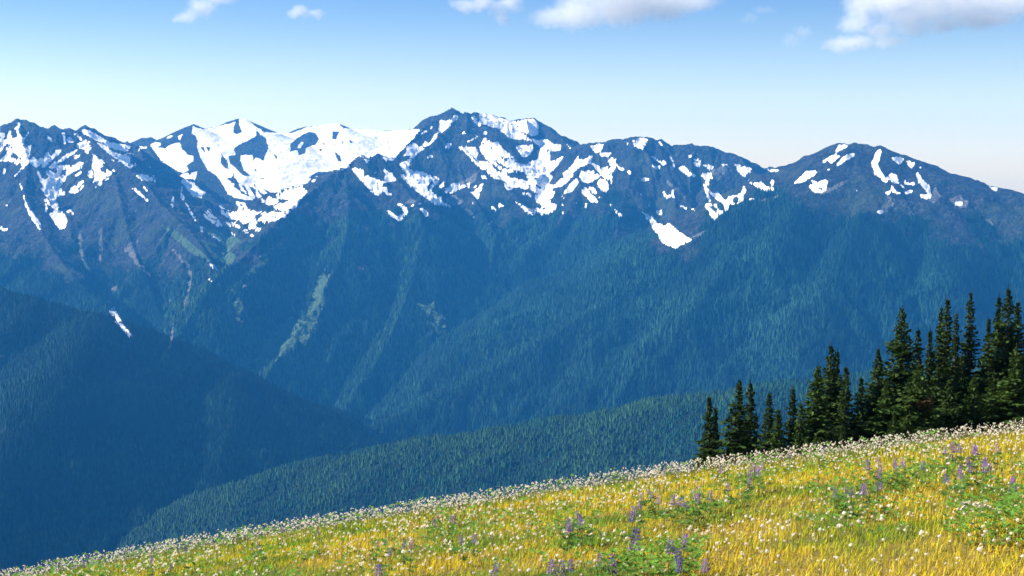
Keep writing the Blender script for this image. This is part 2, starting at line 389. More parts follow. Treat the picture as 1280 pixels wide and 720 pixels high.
SNOW = [
(Z1,[(0,290),(40,290),(45,325),(20,350),(40,372),(75,340),(80,270),(105,265),(112,320),(140,340),(165,325),(172,270),(140,250),(142,238),(180,225),(188,175),(215,190),(195,230),(185,290),(235,345),(285,275),(290,285),(235,360),(235,410),(260,430),(310,415),(295,500),(275,570),(340,525),(360,560),(430,540),(490,465),(495,530),(610,440),(620,460),(490,590),(440,640),(410,632),(440,570),(365,638),(300,595),(245,615),(235,640),(160,720),(140,720),(220,640),(205,575),(0,580)]),
(Z1,[(0,490),(30,425),(60,405),(95,410),(90,435),(65,445),(65,490),(35,510),(30,540),(0,545)],0),
(Z1,[(110,535),(125,480),(200,530),(210,548),(165,555),(120,545)],0),
(Z1,[(110,545),(165,555),(210,550),(180,610),(115,580)]),(Z1,[(25,690),(45,645),(60,660),(45,695)]),(Z1,[(460,295),(525,360),(520,380),(480,340)]),
(Z1,[(615,285),(650,285),(655,405),(640,390)]),(Z1,[(665,370),(690,325),(750,385),(700,380)]),(Z1,[(735,290),(770,300),(825,350),(805,360)]),
(Z1,[(745,425),(830,370),(870,360),(860,385),(905,375),(880,400),(915,440),(885,470),(880,505),(850,480),(850,450),(800,445),(770,435)]),
(Z1,[(530,590),(590,560),(640,520),(770,455),(775,470),(690,520),(650,560),(560,600),(560,640),(490,640)]),(Z1,[(735,520),(805,505),(790,530),(740,545)]),
(Z1,[(460,670),(500,660),(545,700),(570,690),(560,620),(700,610),(690,640),(620,650),(590,720),(470,720)]),
(Z1,[(665,660),(720,620),(835,585),(830,600),(800,650),(820,625),(830,640),(740,670),(665,710)]),(Z1,[(730,720),(815,670),(820,680),(780,720)]),
(Z1,[(810,262),(880,260),(1000,325),(1090,380),(1180,400),(1280,405),(1280,470),(1180,470),(1100,430),(1010,380),(900,330),(845,300)]),
(Z1,[(945,370),(1010,400),(1080,430),(1110,470),(1180,490),(1280,490),(1280,630),(1180,570),(1120,520),(1060,480),(980,400)]),
(Z1,[(920,485),(985,545),(1030,580),(1045,605),(1000,640),(1010,680),(1060,690),(1070,645),(1100,680),(1145,655),(1140,680),(1090,720),(940,720),(950,680),(920,640),(925,560),(940,550)]),
(Z1,[(880,720),(880,680),(915,660),(935,680),(920,720)]),(Z1,[(1108,545),(1138,560),(1130,572)]),(Z1,[(365,665),(380,665),(410,720),(385,720)]),
(Z3,[(390,0),(400,0),(450,45),(475,20),(475,0),(650,0),(660,30),(620,80),(600,110),(570,120),(580,150),(620,140),(600,190),(545,235),(580,300),(585,340),(660,400),(670,450),(655,515),(610,535),(550,470),(495,380),(540,380),(540,340),(500,290),(470,280),(480,355),(450,360),(460,310),(440,235),(470,225),(540,300),(470,205),(400,130),(430,115),(420,70),(400,50)]),
(Z3,[(600,180),(650,150),(665,175),(620,195)]),(Z3,[(690,170),(710,120),(830,40),(840,75),(830,110),(760,165)]),(Z3,[(770,130),(830,65),(840,80),(800,120)],0),
(Z3,[(665,355),(690,335),(712,350),(680,368)]),(Z3,[(712,370),(725,362),(740,378),(722,388)]),(Z3,[(885,0),(930,0),(905,25)]),(Z3,[(925,75),(950,0),(1040,0),(1060,15),(1000,55)]),
(Z3,[(1050,40),(1125,15),(1130,30),(1060,50)]),(Z3,[(945,115),(985,65),(1020,65),(1015,85)]),(Z3,[(185,60),(200,75),(230,140),(210,125)]),
(Z3,[(230,185),(242,185),(252,255),(292,340),(335,370),(405,480),(420,535),(395,538),(330,455),(288,370),(238,250)]),(Z3,[(0,498),(30,528),(80,528),(80,548),(30,548),(0,522)]),
(Z3,[(55,285),(70,285),(80,310),(65,312)]),(Z3,[(620,262),(635,262),(630,278),(620,275)]),
(Z2,[(0,330),(40,340),(20,360),(0,365)]),(Z2,[(75,345),(190,350),(190,365),(140,362),(100,395),(60,430),(20,500),(0,510),(0,420),(70,420),(105,380)]),
(Z2,[(220,330),(270,305),(330,310),(330,325),(290,350),(240,350)]),(Z2,[(385,265),(410,240),(450,235),(430,255)]),(Z2,[(500,240),(545,220),(525,275),(510,275)]),
(Z2,[(240,355),(310,355),(370,370),(420,330),(490,310),(520,305),(530,370),(560,385),(590,430),(650,440),(650,490),(620,505),(580,540),(600,570),(610,580),(550,605),(480,580),(420,540),(330,480),(290,420)]),
(Z2,[(510,650),(550,620),(600,610),(610,635),(640,610),(690,595),(665,700),(670,720),(560,720)]),(Z2,[(0,550),(20,535),(85,510),(85,520),(20,565),(5,570)]),
(Z2,[(105,500),(120,495),(130,505),(115,512)]),(Z2,[(175,550),(220,545),(228,558),(190,565)]),(Z2,[(65,620),(150,625),(220,640),(285,620),(260,650),(280,690),(270,700),(220,680),(170,690),(130,680)]),
(Z2,[(655,140),(740,175),(940,138),(1080,80),(1060,140),(1050,205),(1090,222),(1145,200),(1110,120),(1110,80),(1180,68),(1280,150),(1280,240),(1180,290),(1110,325),(1060,360),(1060,395),(1080,430),(1000,440),(1020,530),(1050,640),(980,650),(1010,720),(950,720),(880,630),(800,580),(720,440),(690,340),(700,300),(680,240),(640,210)]),
(Z2,[(940,150),(1080,62),(1085,90),(1000,125)],0),(Z2,[(705,212),(775,268),(765,272)],0),(Z2,[(720,350),(760,345),(780,410),(750,390)],0),(Z2,[(780,345),(830,350),(800,405)],0),
(Z2,[(865,330),(890,345),(945,430),(990,480),(1010,575),(960,555),(920,500),(935,440),(920,390)],0),
(Z2,[(1010,510),(1050,540),(1130,620),(1230,680),(1280,720),(1130,720),(1060,620)]),(Z2,[(1125,435),(1240,430),(1250,470),(1240,500),(1280,500),(1280,660),(1210,560),(1150,510)]),
(Z4,[(510,0),(670,0),(665,90),(720,140),(780,170),(740,185),(740,230),(690,210),(640,200),(600,140),(560,90),(530,70),(540,40)]),(Z4,[(680,150),(710,180),(690,185)],0),
(Z4,[(480,140),(525,150),(535,100),(545,110),(545,180),(575,210),(545,240),(520,190)]),(Z4,[(565,260),(600,290),(630,350),(670,420),(700,455),(680,455),(640,410),(620,370),(590,300)]),
(Z4,[(440,205),(458,210),(455,250),(455,300),(440,310),(415,280),(440,270)]),(Z4,[(35,120),(75,125),(205,245),(195,258),(110,190)]),(Z4,[(145,85),(160,85),(195,155),(180,150)]),
(Z4,[(605,425),(630,428),(625,440)]),(Z4,[(715,505),(745,505),(765,540),(735,530)]),(Z4,[(720,540),(750,552),(740,558)]),(Z4,[(820,570),(850,590),(940,660),(930,670),(860,620)]),
(Z4,[(910,0),(960,0),(1040,75),(1060,110),(1120,150),(1130,180),(1210,210),(1280,230),(1280,240),(1150,235),(1060,210),(1000,180),(960,100)]),(Z4,[(960,0),(1040,0),(1030,15),(970,12)]),
(Z4,[(1060,0),(1100,0),(1150,120),(1200,190),(1130,140),(1100,50)]),(Z4,[(1120,0),(1180,60),(1280,110),(1280,130),(1200,90),(1230,150),(1280,220),(1230,220),(1180,120)]),
(Z4,[(1170,0),(1230,40),(1280,60),(1280,0),(1270,10),(1240,20),(1210,0)]),(Z4,[(1040,75),(1060,72),(1065,92),(1045,90)]),
(Z4,[(905,285),(950,320),(1000,345),(1100,350),(1080,250),(1130,265),(1180,265),(1185,310),(1200,340),(1240,340),(1280,370),(1280,440),(1200,420),(1160,480),(1100,440),(1040,420),(960,380),(920,330)]),
(Z4,[(850,310),(920,340),(1050,420),(1040,430),(930,370)]),(Z4,[(790,315),(840,345),(820,345)]),(Z4,[(760,350),(800,345),(890,420),(880,430),(800,390)]),(Z4,[(750,375),(780,390),(860,450),(920,500),(900,505),(820,450),(760,400)]),
(Z4,[(870,440),(890,440),(960,500),(930,500)]),(Z4,[(975,455),(1050,480),(1070,470),(1125,510),(1110,520),(1050,500),(1030,525),(1000,490)]),(Z4,[(1010,545),(1085,595),(1070,600)]),
(Z4,[(1140,540),(1170,530),(1220,565),(1265,600),(1240,610),(1200,580),(1150,570)]),(Z4,[(1180,480),(1220,500),(1280,530),(1280,560),(1200,520)]),(Z4,[(1180,430),(1280,440),(1280,500),(1210,480)]),
(ZB,[(80,160),(100,165),(120,182),(250,189),(335,155),(400,147),(460,135),(495,138),(515,162),(640,168),(720,178),(900,165),(860,220),(800,280),(770,320),(720,310),(690,290),(640,312),(590,300),(555,330),(545,355),(510,370),(380,380),(340,410),(365,415),(310,455),(335,480),(300,520),(290,545),(200,500),(100,440),(20,370),(0,310),(60,330),(80,310),(110,320),(120,330),(130,290),(145,260),(130,210),(100,190)]),
(ZB,[(250,240),(290,205),(340,178),(380,185),(398,215),(380,245),(330,260),(325,290),(295,297),(285,270),(250,278)],0),(ZB,[(285,260),(305,230),(318,232),(300,262)]),
(ZB,[(460,175),(500,178),(480,218),(462,215)],0),(ZB,[(505,222),(522,228),(512,245)],0),(ZB,[(540,210),(575,235),(550,238)],0),(ZB,[(465,235),(485,240),(478,250)],0),(ZB,[(405,238),(430,235),(420,247)],0),(ZB,[(395,265),(415,262),(405,282)],0),(ZB,[(470,278),(500,295),(510,325),(490,328)],0),(ZB,[(160,285),(190,300),(180,318)],0),(ZB,[(70,355),(90,380),(75,375)],0),(ZB,[(90,408),(125,410),(110,420)],0),
(ZB,[(345,430),(380,380),(460,378),(440,400),(400,395),(365,430)],0),(ZB,[(350,425),(385,400),(395,410),(365,432)]),
(ZB,[(80,420),(150,450),(230,500),(290,545),(250,580),(180,570),(130,540),(80,500)]),(ZB,[(100,450),(180,500),(240,530),(220,538),(150,503)],0),(ZB,[(80,465),(120,490),(150,520),(110,508)],0),
(ZB,[(20,525),(100,520),(160,550),(190,575),(90,580),(40,565)],0),(ZB,[(0,535),(20,550),(60,580),(150,580),(250,585),(220,610),(160,625),(120,640),(60,620),(40,640),(110,665),(90,680),(60,670),(0,620)]),(ZB,[(10,665),(60,690),(70,700),(40,695)]),
(ZB,[(120,575),(150,580),(135,592)],0),(ZB,[(70,590),(110,595),(100,615),(75,610)],0),(ZB,[(165,605),(185,605),(175,615)],0),(ZB,[(40,575),(55,575),(50,590)],0),
(ZB,[(555,360),(590,362),(620,372),(620,400),(660,410),(670,415),(720,440),(700,460),(720,455),(760,495),(755,500),(710,475),(695,500),(670,490),(630,450),(600,415)]),
(ZB,[(710,352),(735,375),(780,410),(780,420),(730,432),(670,420),(665,410),(720,420),(730,390)]),(ZB,[(615,310),(650,320),(640,335)]),(ZB,[(670,380),(685,385),(675,390)]),
(ZB,[(730,575),(745,575),(790,605),(830,575),(790,540),(800,540),(840,570),(835,590),(800,625),(770,605)]),(ZB,[(705,540),(720,545),(712,550)]),(ZB,[(895,560),(910,562),(950,595),(925,600)]),
(Z5,[(0,285),(370,250),(300,340),(200,400),(100,560),(40,570),(0,560)]),
(Z5,[(555,165),(620,165),(670,150),(700,120),(710,80),(712,110),(755,125),(700,170),(640,240),(560,290),(540,300),(490,390),(430,420),(340,500),(290,545),(250,545),(270,510),(190,525),(230,470),(220,420),(280,400),(285,375),(350,430),(400,400),(415,370),(430,395),(475,370),(480,340),(540,270),(560,200)]),
(Z5,[(345,325),(400,275),(435,255),(430,275)]),(Z5,[(465,235),(485,220),(480,240)]),(Z5,[(150,600),(230,560),(290,550),(260,590),(250,640),(300,690),(330,670),(400,680),(410,700),(490,720),(220,720),(200,660)]),
(Z5,[(480,395),(510,380),(510,400)]),(Z5,[(615,430),(630,400),(660,385),(682,405),(650,420),(660,440),(630,448)]),(Z5,[(430,525),(490,515),(480,535),(440,538)]),(Z5,[(780,290),(825,265),(810,295),(785,302)]),
(Z5,[(880,250),(905,240),(895,265)]),(Z5,[(830,370),(930,322),(940,330),(840,380)]),(Z5,[(865,120),(900,130),(975,210),(960,222),(930,210)]),(Z5,[(985,300),(1010,270),(1040,285),(1030,305)]),
(Z5,[(740,430),(910,430),(945,490),(920,520),(915,560),(960,600),(970,570),(1030,590),(1090,640),(1090,670),(1160,700),(1150,720),(1070,720),(1040,690),(950,630),(880,570),(860,530)]),
(Z5,[(970,395),(1000,340),(1025,350),(1010,390)]),(Z5,[(955,445),(1040,370),(1110,385),(1140,370),(1160,430),(1280,520),(1280,680),(1200,680),(1120,620),(1050,560),(990,490)]),
(Z5,[(1075,415),(1120,450),(1250,580),(1230,580),(1120,510)],0),(Z5,[(1040,520),(1100,570),(1190,640),(1170,640),(1080,575)],0),
(Z5,[(945,110),(985,85),(1100,110),(1150,140),(1220,150),(1280,175),(1280,250),(1140,245),(1070,225),(1020,200),(990,160)]),(Z5,[(1150,250),(1280,265),(1280,350),(1240,330),(1200,290)]),
(Z6,[(0,20),(60,10),(100,0),(190,0),(230,60),(280,110),(340,125),(345,160),(400,200),(460,205),(520,170),(590,150),(600,30),(640,30),(700,80),(690,170),(760,165),(820,120),(840,130),(800,180),(700,290),(720,330),(690,400),(740,415),(830,320),(820,300),(910,230),(990,110),(980,160),(1050,150),(1100,120),(1130,110),(1110,150),(1110,190),(1000,230),(910,300),(940,300),(920,340),(820,420),(720,440),(730,470),(760,480),(700,560),(720,590),(770,600),(760,640),(740,670),(680,710),(500,720),(470,690),(400,620),(345,570),(500,650),(620,650),(690,660),(620,620),(570,580),(540,510),(580,500),(540,470),(420,440),(340,430),(320,455),(270,455),(240,390),(210,350),(150,345),(100,290),(0,240),(0,170),(110,190),(130,240),(200,300),(240,280),(180,230),(60,150),(10,80)]),
(Z6,[(110,20),(160,80),(290,170),(280,190),(200,130),(120,60)],0),(Z6,[(90,120),(200,190),(280,240),(420,280),(540,330),(540,345),(440,300),(300,260),(200,230),(120,150)],0),
(Z6,[(240,290),(330,280),(460,300),(490,370),(440,370),(340,340),(280,330)],0),(Z6,[(470,408),(507,413),(500,427)],0),(Z6,[(540,400),(580,405),(625,440),(600,450)],0),
(Z6,[(345,440),(500,450),(590,510),(560,520),(520,540),(420,480)],0),(Z6,[(400,475),(490,490),(520,525),(430,500)]),
(Z6,[(700,290),(800,180),(830,200),(800,260),(730,320)],0),(Z6,[(690,390),(800,290),(840,310),(820,340),(740,410),(700,410)],0),(Z6,[(720,465),(800,440),(790,455),(730,475)],0),(Z6,[(800,260),(870,220),(990,110),(900,230),(830,290)],0),
(Z6,[(345,0),(360,20),(420,25),(550,10),(540,40),(500,100),(460,130),(420,120),(380,60)]),(Z6,[(620,0),(760,0),(810,20),(800,65),(730,70),(680,50)]),(Z6,[(1100,15),(1230,10),(1220,50),(1170,90),(1130,60)]),(Z6,[(1180,95),(1280,85),(1280,130),(1220,120)]),
(Z6,[(840,500),(850,460),(960,340),(985,380),(920,470),(880,490)]),(Z6,[(990,310),(1010,270),(1130,265),(1150,300),(1200,310),(1180,340),(1100,390),(1030,380)]),(Z6,[(1085,290),(1115,295),(1100,315)],0),
(Z6,[(1115,195),(1140,195),(1280,310),(1280,360),(1210,310)]),(Z6,[(1240,240),(1280,225),(1280,290)]),(Z6,[(1170,400),(1190,360),(1240,350),(1280,390),(1280,480),(1220,470)]),(Z6,[(1000,470),(1060,440),(1100,490),(1180,570),(1190,590),(1110,580),(1080,540)]),
(Z6,[(1080,430),(1130,440),(1180,500),(1150,500)]),(Z6,[(815,605),(860,595),(830,620)]),(Z6,[(815,690),(840,685),(828,705)]),(Z6,[(1040,640),(1045,600),(1075,595),(1060,645)]),(Z6,[(810,505),(845,545),(835,550)]),(Z6,[(960,580),(990,595),(970,605)]),
(Z6,[(1180,530),(1240,540),(1200,548)]),(Z6,[(1235,575),(1275,600),(1260,605)]),(Z6,[(105,640),(130,625),(160,650),(165,670),(140,675)]),(Z6,[(180,620),(200,600),(250,625),(200,635)]),(Z6,[(5,320),(45,320),(65,355),(30,345)]),(Z6,[(0,410),(35,395),(10,470),(0,470)]),
(Z7,[(0,80),(40,130),(90,125),(90,170),(130,205),(50,220),(0,220),(0,190),(40,175),(20,130)]),(Z7,[(0,260),(30,265),(30,300),(85,360),(60,355),(0,300)]),
(Z7,[(150,40),(210,20),(260,0),(250,60),(260,100),(310,130),(330,105),(410,125),(430,150),(520,165),(560,215),(500,260),(470,300),(510,340),(530,380),(570,350),(585,400),(610,430),(670,460),(680,440),(690,435),(660,475),(600,465),(540,450),(520,455),(450,400),(340,320),(250,250),(165,150),(180,145),(230,180),(220,120),(180,90)]),
(Z7,[(435,310),(440,240),(470,215),(530,210),(470,250),(455,310)],0),(Z7,[(545,290),(600,200),(612,205),(600,270)]),(Z7,[(605,335),(620,280),(660,270),(680,240),(710,225),(750,240),(755,270),(830,235),(855,235),(850,260),(760,290),(690,330),(660,330),(660,300)]),
(Z7,[(815,295),(850,270),(855,285)]),(Z7,[(875,275),(930,250),(925,270)]),(Z7,[(855,320),(900,330),(910,300),(950,280),(950,255),(990,240),(975,300),(930,320),(975,350),(930,390),(900,370)]),(Z7,[(965,155),(1005,155),(1030,195),(1000,185)]),
(Z7,[(1200,240),(1280,260),(1280,295),(1240,295),(1215,270)]),(Z7,[(1060,130),(1160,120),(1280,200),(1280,250),(1200,230),(1180,190),(1120,180)]),(Z7,[(130,435),(160,440),(235,490),(230,525),(205,525)]),
(Z7,[(20,505),(50,520),(100,565),(150,570),(230,515),(160,610),(130,600),(50,550)]),(Z7,[(345,480),(380,495),(430,540),(460,555),(400,570),(415,545)]),(Z7,[(265,455),(300,445),(280,470)]),(Z7,[(340,430),(370,425),(355,455)]),(Z7,[(490,465),(530,475),(500,480)]),
(Z7,[(730,470),(745,475),(738,490)]),(Z7,[(875,420),(895,425),(885,440)]),(Z7,[(875,575),(925,560),(890,585)]),(Z7,[(1030,640),(1080,620),(1060,655)]),(Z7,[(1060,470),(1090,465),(1110,490),(1130,490),(1115,520),(1090,510)]),(Z7,[(1140,450),(1160,440),(1215,465),(1160,475)]),
(ZC,[(0,90),(60,100),(140,118),(165,128),(210,118),(270,108),(295,150),(290,190),(260,200),(210,175),(100,160),(30,145),(0,135)]),(ZC,[(100,165),(200,185),(280,220),(340,220),(380,250),(405,270),(370,275),(320,265),(280,235),(220,215),(150,210)]),
(ZC,[(288,165),(345,160),(362,195),(350,212),(290,205)],0),(ZC,[(435,240),(455,258),(450,265),(432,245)]),(ZC,[(555,250),(580,240),(620,240),(610,265),(590,285),(570,275)]),(ZC,[(595,285),(660,285),(655,303),(625,303)]),
(ZC,[(765,215),(780,235),(785,215),(830,210),(840,225),(815,265),(795,262),(770,250)]),(ZC,[(785,205),(845,208),(840,216),(785,213)]),(ZC,[(880,222),(895,225),(915,245),(905,250)]),(ZC,[(730,225),(745,245),(735,242)]),
(ZC,[(560,340),(600,355),(640,380),(655,350),(640,320),(680,312),(685,345),(660,385),(660,430),(650,430),(620,395)]),(ZC,[(685,350),(720,360),(715,375),(690,365)]),(ZC,[(735,375),(755,375),(752,395)]),(ZC,[(805,415),(825,408),(855,418),(830,423),(808,424)]),
(ZC,[(810,575),(840,595),(890,635),(930,650),(940,630),(1000,685),(1060,720),(980,760),(930,745),(900,720),(870,670)]),(ZC,[(880,575),(905,570),(912,598),(890,590)]),(ZC,[(790,490),(808,488),(805,502)]),(ZC,[(660,560),(700,585),(720,615),(690,595)]),(ZC,[(640,535),(665,545),(655,552)]),(ZC,[(520,540),(537,537),(528,565)]),
(Z8,[(265,35),(300,50),(345,95),(410,90),(425,120),(400,140),(370,110),(340,105)]),(Z8,[(265,95),(300,140),(360,140),(370,170),(340,165),(320,175),(290,155)]),(Z8,[(450,35),(495,95),(490,105),(460,65)]),(Z8,[(488,118),(505,120),(512,160),(490,150)]),
(Z8,[(545,150),(600,150),(660,200),(715,235),(705,265),(660,240),(610,205),(570,195)]),(Z8,[(635,45),(670,35),(690,65),(730,75),(740,50),(765,80),(775,135),(730,145),(690,125),(690,110),(740,110),(700,75)]),(Z8,[(790,130),(830,120),(900,155),(850,178)]),(Z8,[(955,135),(985,120),(1040,128),(1010,142)]),
(Z8,[(760,215),(850,220),(860,200),(875,235),(890,280),(850,250),(845,300),(855,330),(820,340),(810,360),(830,360),(900,425),(930,395),(1010,490),(1040,480),(1050,440),(1130,435),(1180,400),(1200,330),(1220,380),(1190,440),(1200,490),(1140,530),(1060,560),(1000,620),(930,680),(900,695),(870,670),(850,610),(810,545),(820,515),(860,510),(880,540),(910,520),(930,530),(935,570),(1000,595),(1010,560),(960,500),(890,440),(830,385),(870,500),(850,500),(820,420),(790,320),(820,320),(820,280)]),
(Z8,[(1075,460),(1130,440),(1155,465),(1130,510),(1095,510)],0),(Z8,[(840,530),(890,545),(930,590),(920,605),(880,580)],0),(Z8,[(360,365),(430,440),(480,420),(470,385),(500,375),(490,420),(525,490),(480,440),(445,480),(420,460)]),
(Z8,[(545,515),(630,560),(625,575),(570,545)]),(Z8,[(640,540),(700,570),(722,595),(690,585)]),(Z8,[(320,590),(360,580),(382,635),(350,625)]),(Z8,[(145,420),(170,415),(178,435),(160,445)]),(Z8,[(165,275),(200,258),(270,278),(220,276),(180,292)]),(Z8,[(30,185),(65,190),(68,230)]),(Z8,[(238,490),(268,550),(255,545)]),
(ZD,[(55,175),(85,210),(130,268),(145,265),(170,260),(190,275),(220,285),(232,290),(190,310),(160,285),(110,245),(75,215)]),(ZD,[(70,188),(130,203),(140,215),(110,225),(90,215)]),(ZD,[(195,200),(240,208),(255,215),(215,217),(198,213)]),(ZD,[(210,262),(220,252),(228,258),(222,280)]),
(ZD,[(485,130),(500,105),(530,103),(540,108),(510,128),(490,135)]),(ZD,[(432,175),(460,155),(490,140),(492,148),(455,168),(435,180)]),(ZD,[(455,175),(490,150),(508,145),(500,160),(465,185)]),(ZD,[(490,185),(525,150),(560,140),(568,148),(540,165),(500,192)]),
(ZD,[(315,262),(360,218),(400,212),(408,222),(380,245),(345,262)]),(ZD,[(370,275),(395,270),(385,255),(410,262),(440,252),(455,258),(445,278),(453,292),(425,307),(395,303)]),(ZD,[(638,180),(660,130),(675,125),(680,138),(662,190),(680,225),(710,260),(690,258),(650,225)]),
(ZD,[(700,245),(720,225),(740,230),(755,268),(735,265)]),(ZD,[(722,155),(760,155),(775,165),(755,195)]),(ZD,[(785,170),(820,180),(808,203),(790,190)]),(ZD,[(773,245),(785,265),(815,262),(820,272),(780,272)]),
(ZD,[(825,225),(835,218),(850,250),(880,275),(890,320),(880,335),(845,325),(840,312),(875,315),(860,285),(835,265)]),(ZD,[(708,280),(725,275),(740,300),(765,308),(735,308)]),(ZD,[(775,305),(800,295),(812,300),(790,313)]),(ZD,[(755,275),(770,275),(775,290)]),
(ZD,[(695,302),(720,302),(708,318)]),(ZD,[(660,385),(680,380),(692,388),(668,395)]),(ZD,[(987,346),(1020,346),(1022,358),(992,358)]),(ZD,[(568,292),(580,290),(575,300)]),(ZD,[(1130,278),(1170,288),(1165,297),(1140,292)]),(ZD,[(265,288),(278,288),(270,293)]),(ZD,[(838,195),(848,198),(842,210)]),(ZD,[(455,205),(463,208),(450,215)]),(ZD,[(122,332),(140,328),(145,335),(125,343)]),
(ZL,[(393,310),(410,325),(425,308),(438,330),(458,370),(503,430),(485,430),(453,392),(418,350)]),(ZL,[(785,148),(802,153),(818,175),(800,172)]),(ZL,[(778,205),(795,208),(807,230),(790,227)]),(ZL,[(813,220),(827,222),(820,252)]),(ZL,[(680,322),(692,320),(688,337)]),
]
for z_, pts, *v in SNOW:
    poly('s', *z_, pts, v[0] if v else 1.0)
for z_, pts in [
 (ZL,[(830,250),(890,200),(1000,130),(1095,40),(1060,95),(960,175),(880,245)]),(ZL,[(760,60),(830,85),(885,120),(860,150),(800,135)]),
 (ZL,[(600,0),(680,40),(760,110),(800,150),(720,110),(640,40)]),(ZL,[(720,0),(800,50),(860,100),(900,60),(840,30)]),
 (ZL,[(905,585),(960,500),(1010,430),(1100,345),(1145,370),(1060,440),(990,510),(950,615)]),(ZL,[(1040,665),(1100,560),(1110,510),(1150,380),(1200,225),(1215,235),(1180,340),(1130,460),(1060,640)]),
 (ZM,[(270,290),(350,288),(360,340),(392,338),(402,390),(380,422),(320,412),(318,350)]),(ZM,[(190,170),(215,140),(225,170),(205,215)]),(ZM,[(65,0),(105,0),(110,40),(80,30)]),
 (ZL,[(870,300),(900,250),(915,260),(905,330),(900,400),(885,380)]),(ZL,[(1000,430),(1060,390),(1120,370),(1130,420),(1090,480),(1040,520),(1000,560),(960,590),(950,560)]),(ZL,[(1190,200),(1225,170),(1215,300),(1180,400),(1140,470),(1120,440)]),(ZL,[(310,120),(330,160),(340,195),(320,180)])]:
    poly('g', *z_, pts)
for z_, pts in [
 (ZL,[(640,92),(655,95),(705,155),(720,190),(716,230),(702,310),(685,335),(688,300),(705,230),(706,190),(690,150)]),(ZL,[(625,270),(640,300),(668,335),(650,325),(628,290)]),(ZL,[(900,235),(970,193),(962,212),(905,247)]),(ZL,[(960,130),(1078,45),(1092,58),(990,125)]),
 (ZL,[(628,470),(645,400),(655,370),(650,430),(640,475)]),(ZL,[(1195,250),(1215,225),(1250,160),(1245,185),(1205,265)]),(ZL,[(1090,250),(1098,250),(1103,340),(1092,330)]),
 (ZL,[(290,40),(305,40),(310,120),(335,190),(325,190),(298,110)]),(ZL,[(370,20),(380,20),(385,110),(372,150)]),(ZL,[(465,95),(490,70),(520,60),(500,95),(530,150),(575,215),(560,205),(510,150)]),(ZL,[(900,370),(920,350),(915,385),(900,400)]),(ZL,[(420,235),(440,230),(440,250),(400,310),(395,300)]),
 (ZM,[(528,192),(558,143),(562,165),(540,196)]),(ZM,[(55,158),(100,153),(106,175),(60,182)]),(ZM,[(212,65),(232,90),(225,102)]),(ZM,[(0,230),(20,225),(15,260),(0,275)]),(ZM,[(675,80),(700,60),(702,70),(682,88)]),
 (ZD,[(455,290),(520,255),(545,250),(500,285),(440,310),(400,310)]),(ZD,[(690,350),(705,315),(740,350),(700,390),(660,400)]),(ZD,[(880,335),(900,280),(930,320),(900,350)]),(ZD,[(960,335),(1010,315),(1045,350),(1030,370),(990,360)]),(ZD,[(1105,418),(1140,422),(1150,438),(1125,440)]),(ZD,[(785,665),(870,620),(830,645),(795,670)]),(ZD,[(170,335),(250,315),(230,335),(180,355)]),
 (Z8,[(420,270),(500,330),(620,440),(600,480),(540,400),(460,340)]),(Z8,[(860,180),(960,150),(1050,140),(1000,220),(930,300),(890,270)]),(Z7,[(600,380),(720,350),(800,420),(700,470),(620,430)]),(Z7,[(640,260),(760,220),(850,180),(960,100),(900,220),(760,300)]),(ZC,[(1040,715),(1130,670),(1180,650),(1100,700)]),(Z7,[(830,480),(900,540),(860,560),(790,500)]),(Z7,[(200,430),(280,390),(360,400),(280,440)])]:
    poly('c', *z_, pts)
def blur(a, n=2):
    for _ in range(n):
        for ax in (0, 1):
            a = (np.roll(a, 1, ax) + a + np.roll(a, -1, ax)) / 3
    return a
def sample(a, px, py):
    x, y = np.clip(px * MS - 0.5, 0, MW - 1.001), np.clip(py * MS - 0.5, 0, MH - 1.001)
    i, j = x.astype(int), y.astype(int)
    fx, fy = x - i, y - j
    return (a[j, i] * (1 - fx) + a[j, i + 1] * fx) * (1 - fy) + (a[j + 1, i] * (1 - fx) + a[j + 1, i + 1] * fx) * fy
inframe = (PX > 0) & (PX < 1279) & (PY < 455) & (PY > 1)
gz_y, gz_u = np.gradient(H, axis=0), np.gradient(H, axis=1)
slope = np.hypot(gz_y / DY, gz_u / (YY * DU))
wild = np.clip((H + 60) / 260 + 0.9 * fbm(XX / 260, YY / 260, 4, 70) - 0.9 * (slope - 0.5), 0, 1) * np.isin(ID, (GLA, LEF, MAI, RSK, RMT))
warp = 1.5 * fbm(XX / 48, YY / 48, 4, 90)
warp2 = 1.5 * fbm(XX / 48, YY / 48, 4, 95)
know = inframe & VIS
SN = np.where(know, sample(blur(masks['s'], 2), PX + warp, PY + warp2), wild)
SN = np.where(inframe & ~VIS & (PY > 300), 0, SN)
def soft_field(a, n):
    for _ in range(n):
        a = (np.roll(a, 1, 0) + np.roll(a, -1, 0) + np.roll(a, 1, 1) + np.roll(a, -1, 1) + a) / 5
    return a
hollow = soft_field(H, 14) - H            # metres below the local mean: gullies positive, ribs negative
wide = sample(blur(masks['s'], 14), PX, PY)
speck = fbm(XX / 30, YY / 30, 3, 210, True)
SN = np.where(know, np.maximum(SN, np.clip(wide * 2.2, 0, 1) * np.clip((speck - 0.58) * 4, 0, 1) * 0.7), SN)
SN = np.where(know, SN - np.clip((fbm(XX / 45, YY / 45, 3, 230, True) - 0.66) * 4, 0, 1) * 0.8 * (1 - 0.75 * np.isin(ID, (GLA,))), SN)
SN = np.where(know, np.maximum(SN, np.clip(wide * 2.6, 0, 1) * np.clip((hollow - 2.5) / 5, 0, 0.8)), SN)
SN = np.where(know, SN - np.clip((-hollow - 4.5) / 6, 0, 1) * 0.6 * (1 - np.isin(ID, (GLA,))), SN)
GR = np.where(know, sample(blur(masks['g'], 3), PX + warp * 4, PY + warp * 3), 0)
SCR = np.where(know, sample(blur(masks['c'], 2), PX + warp * 3, PY - warp * 2), 0)
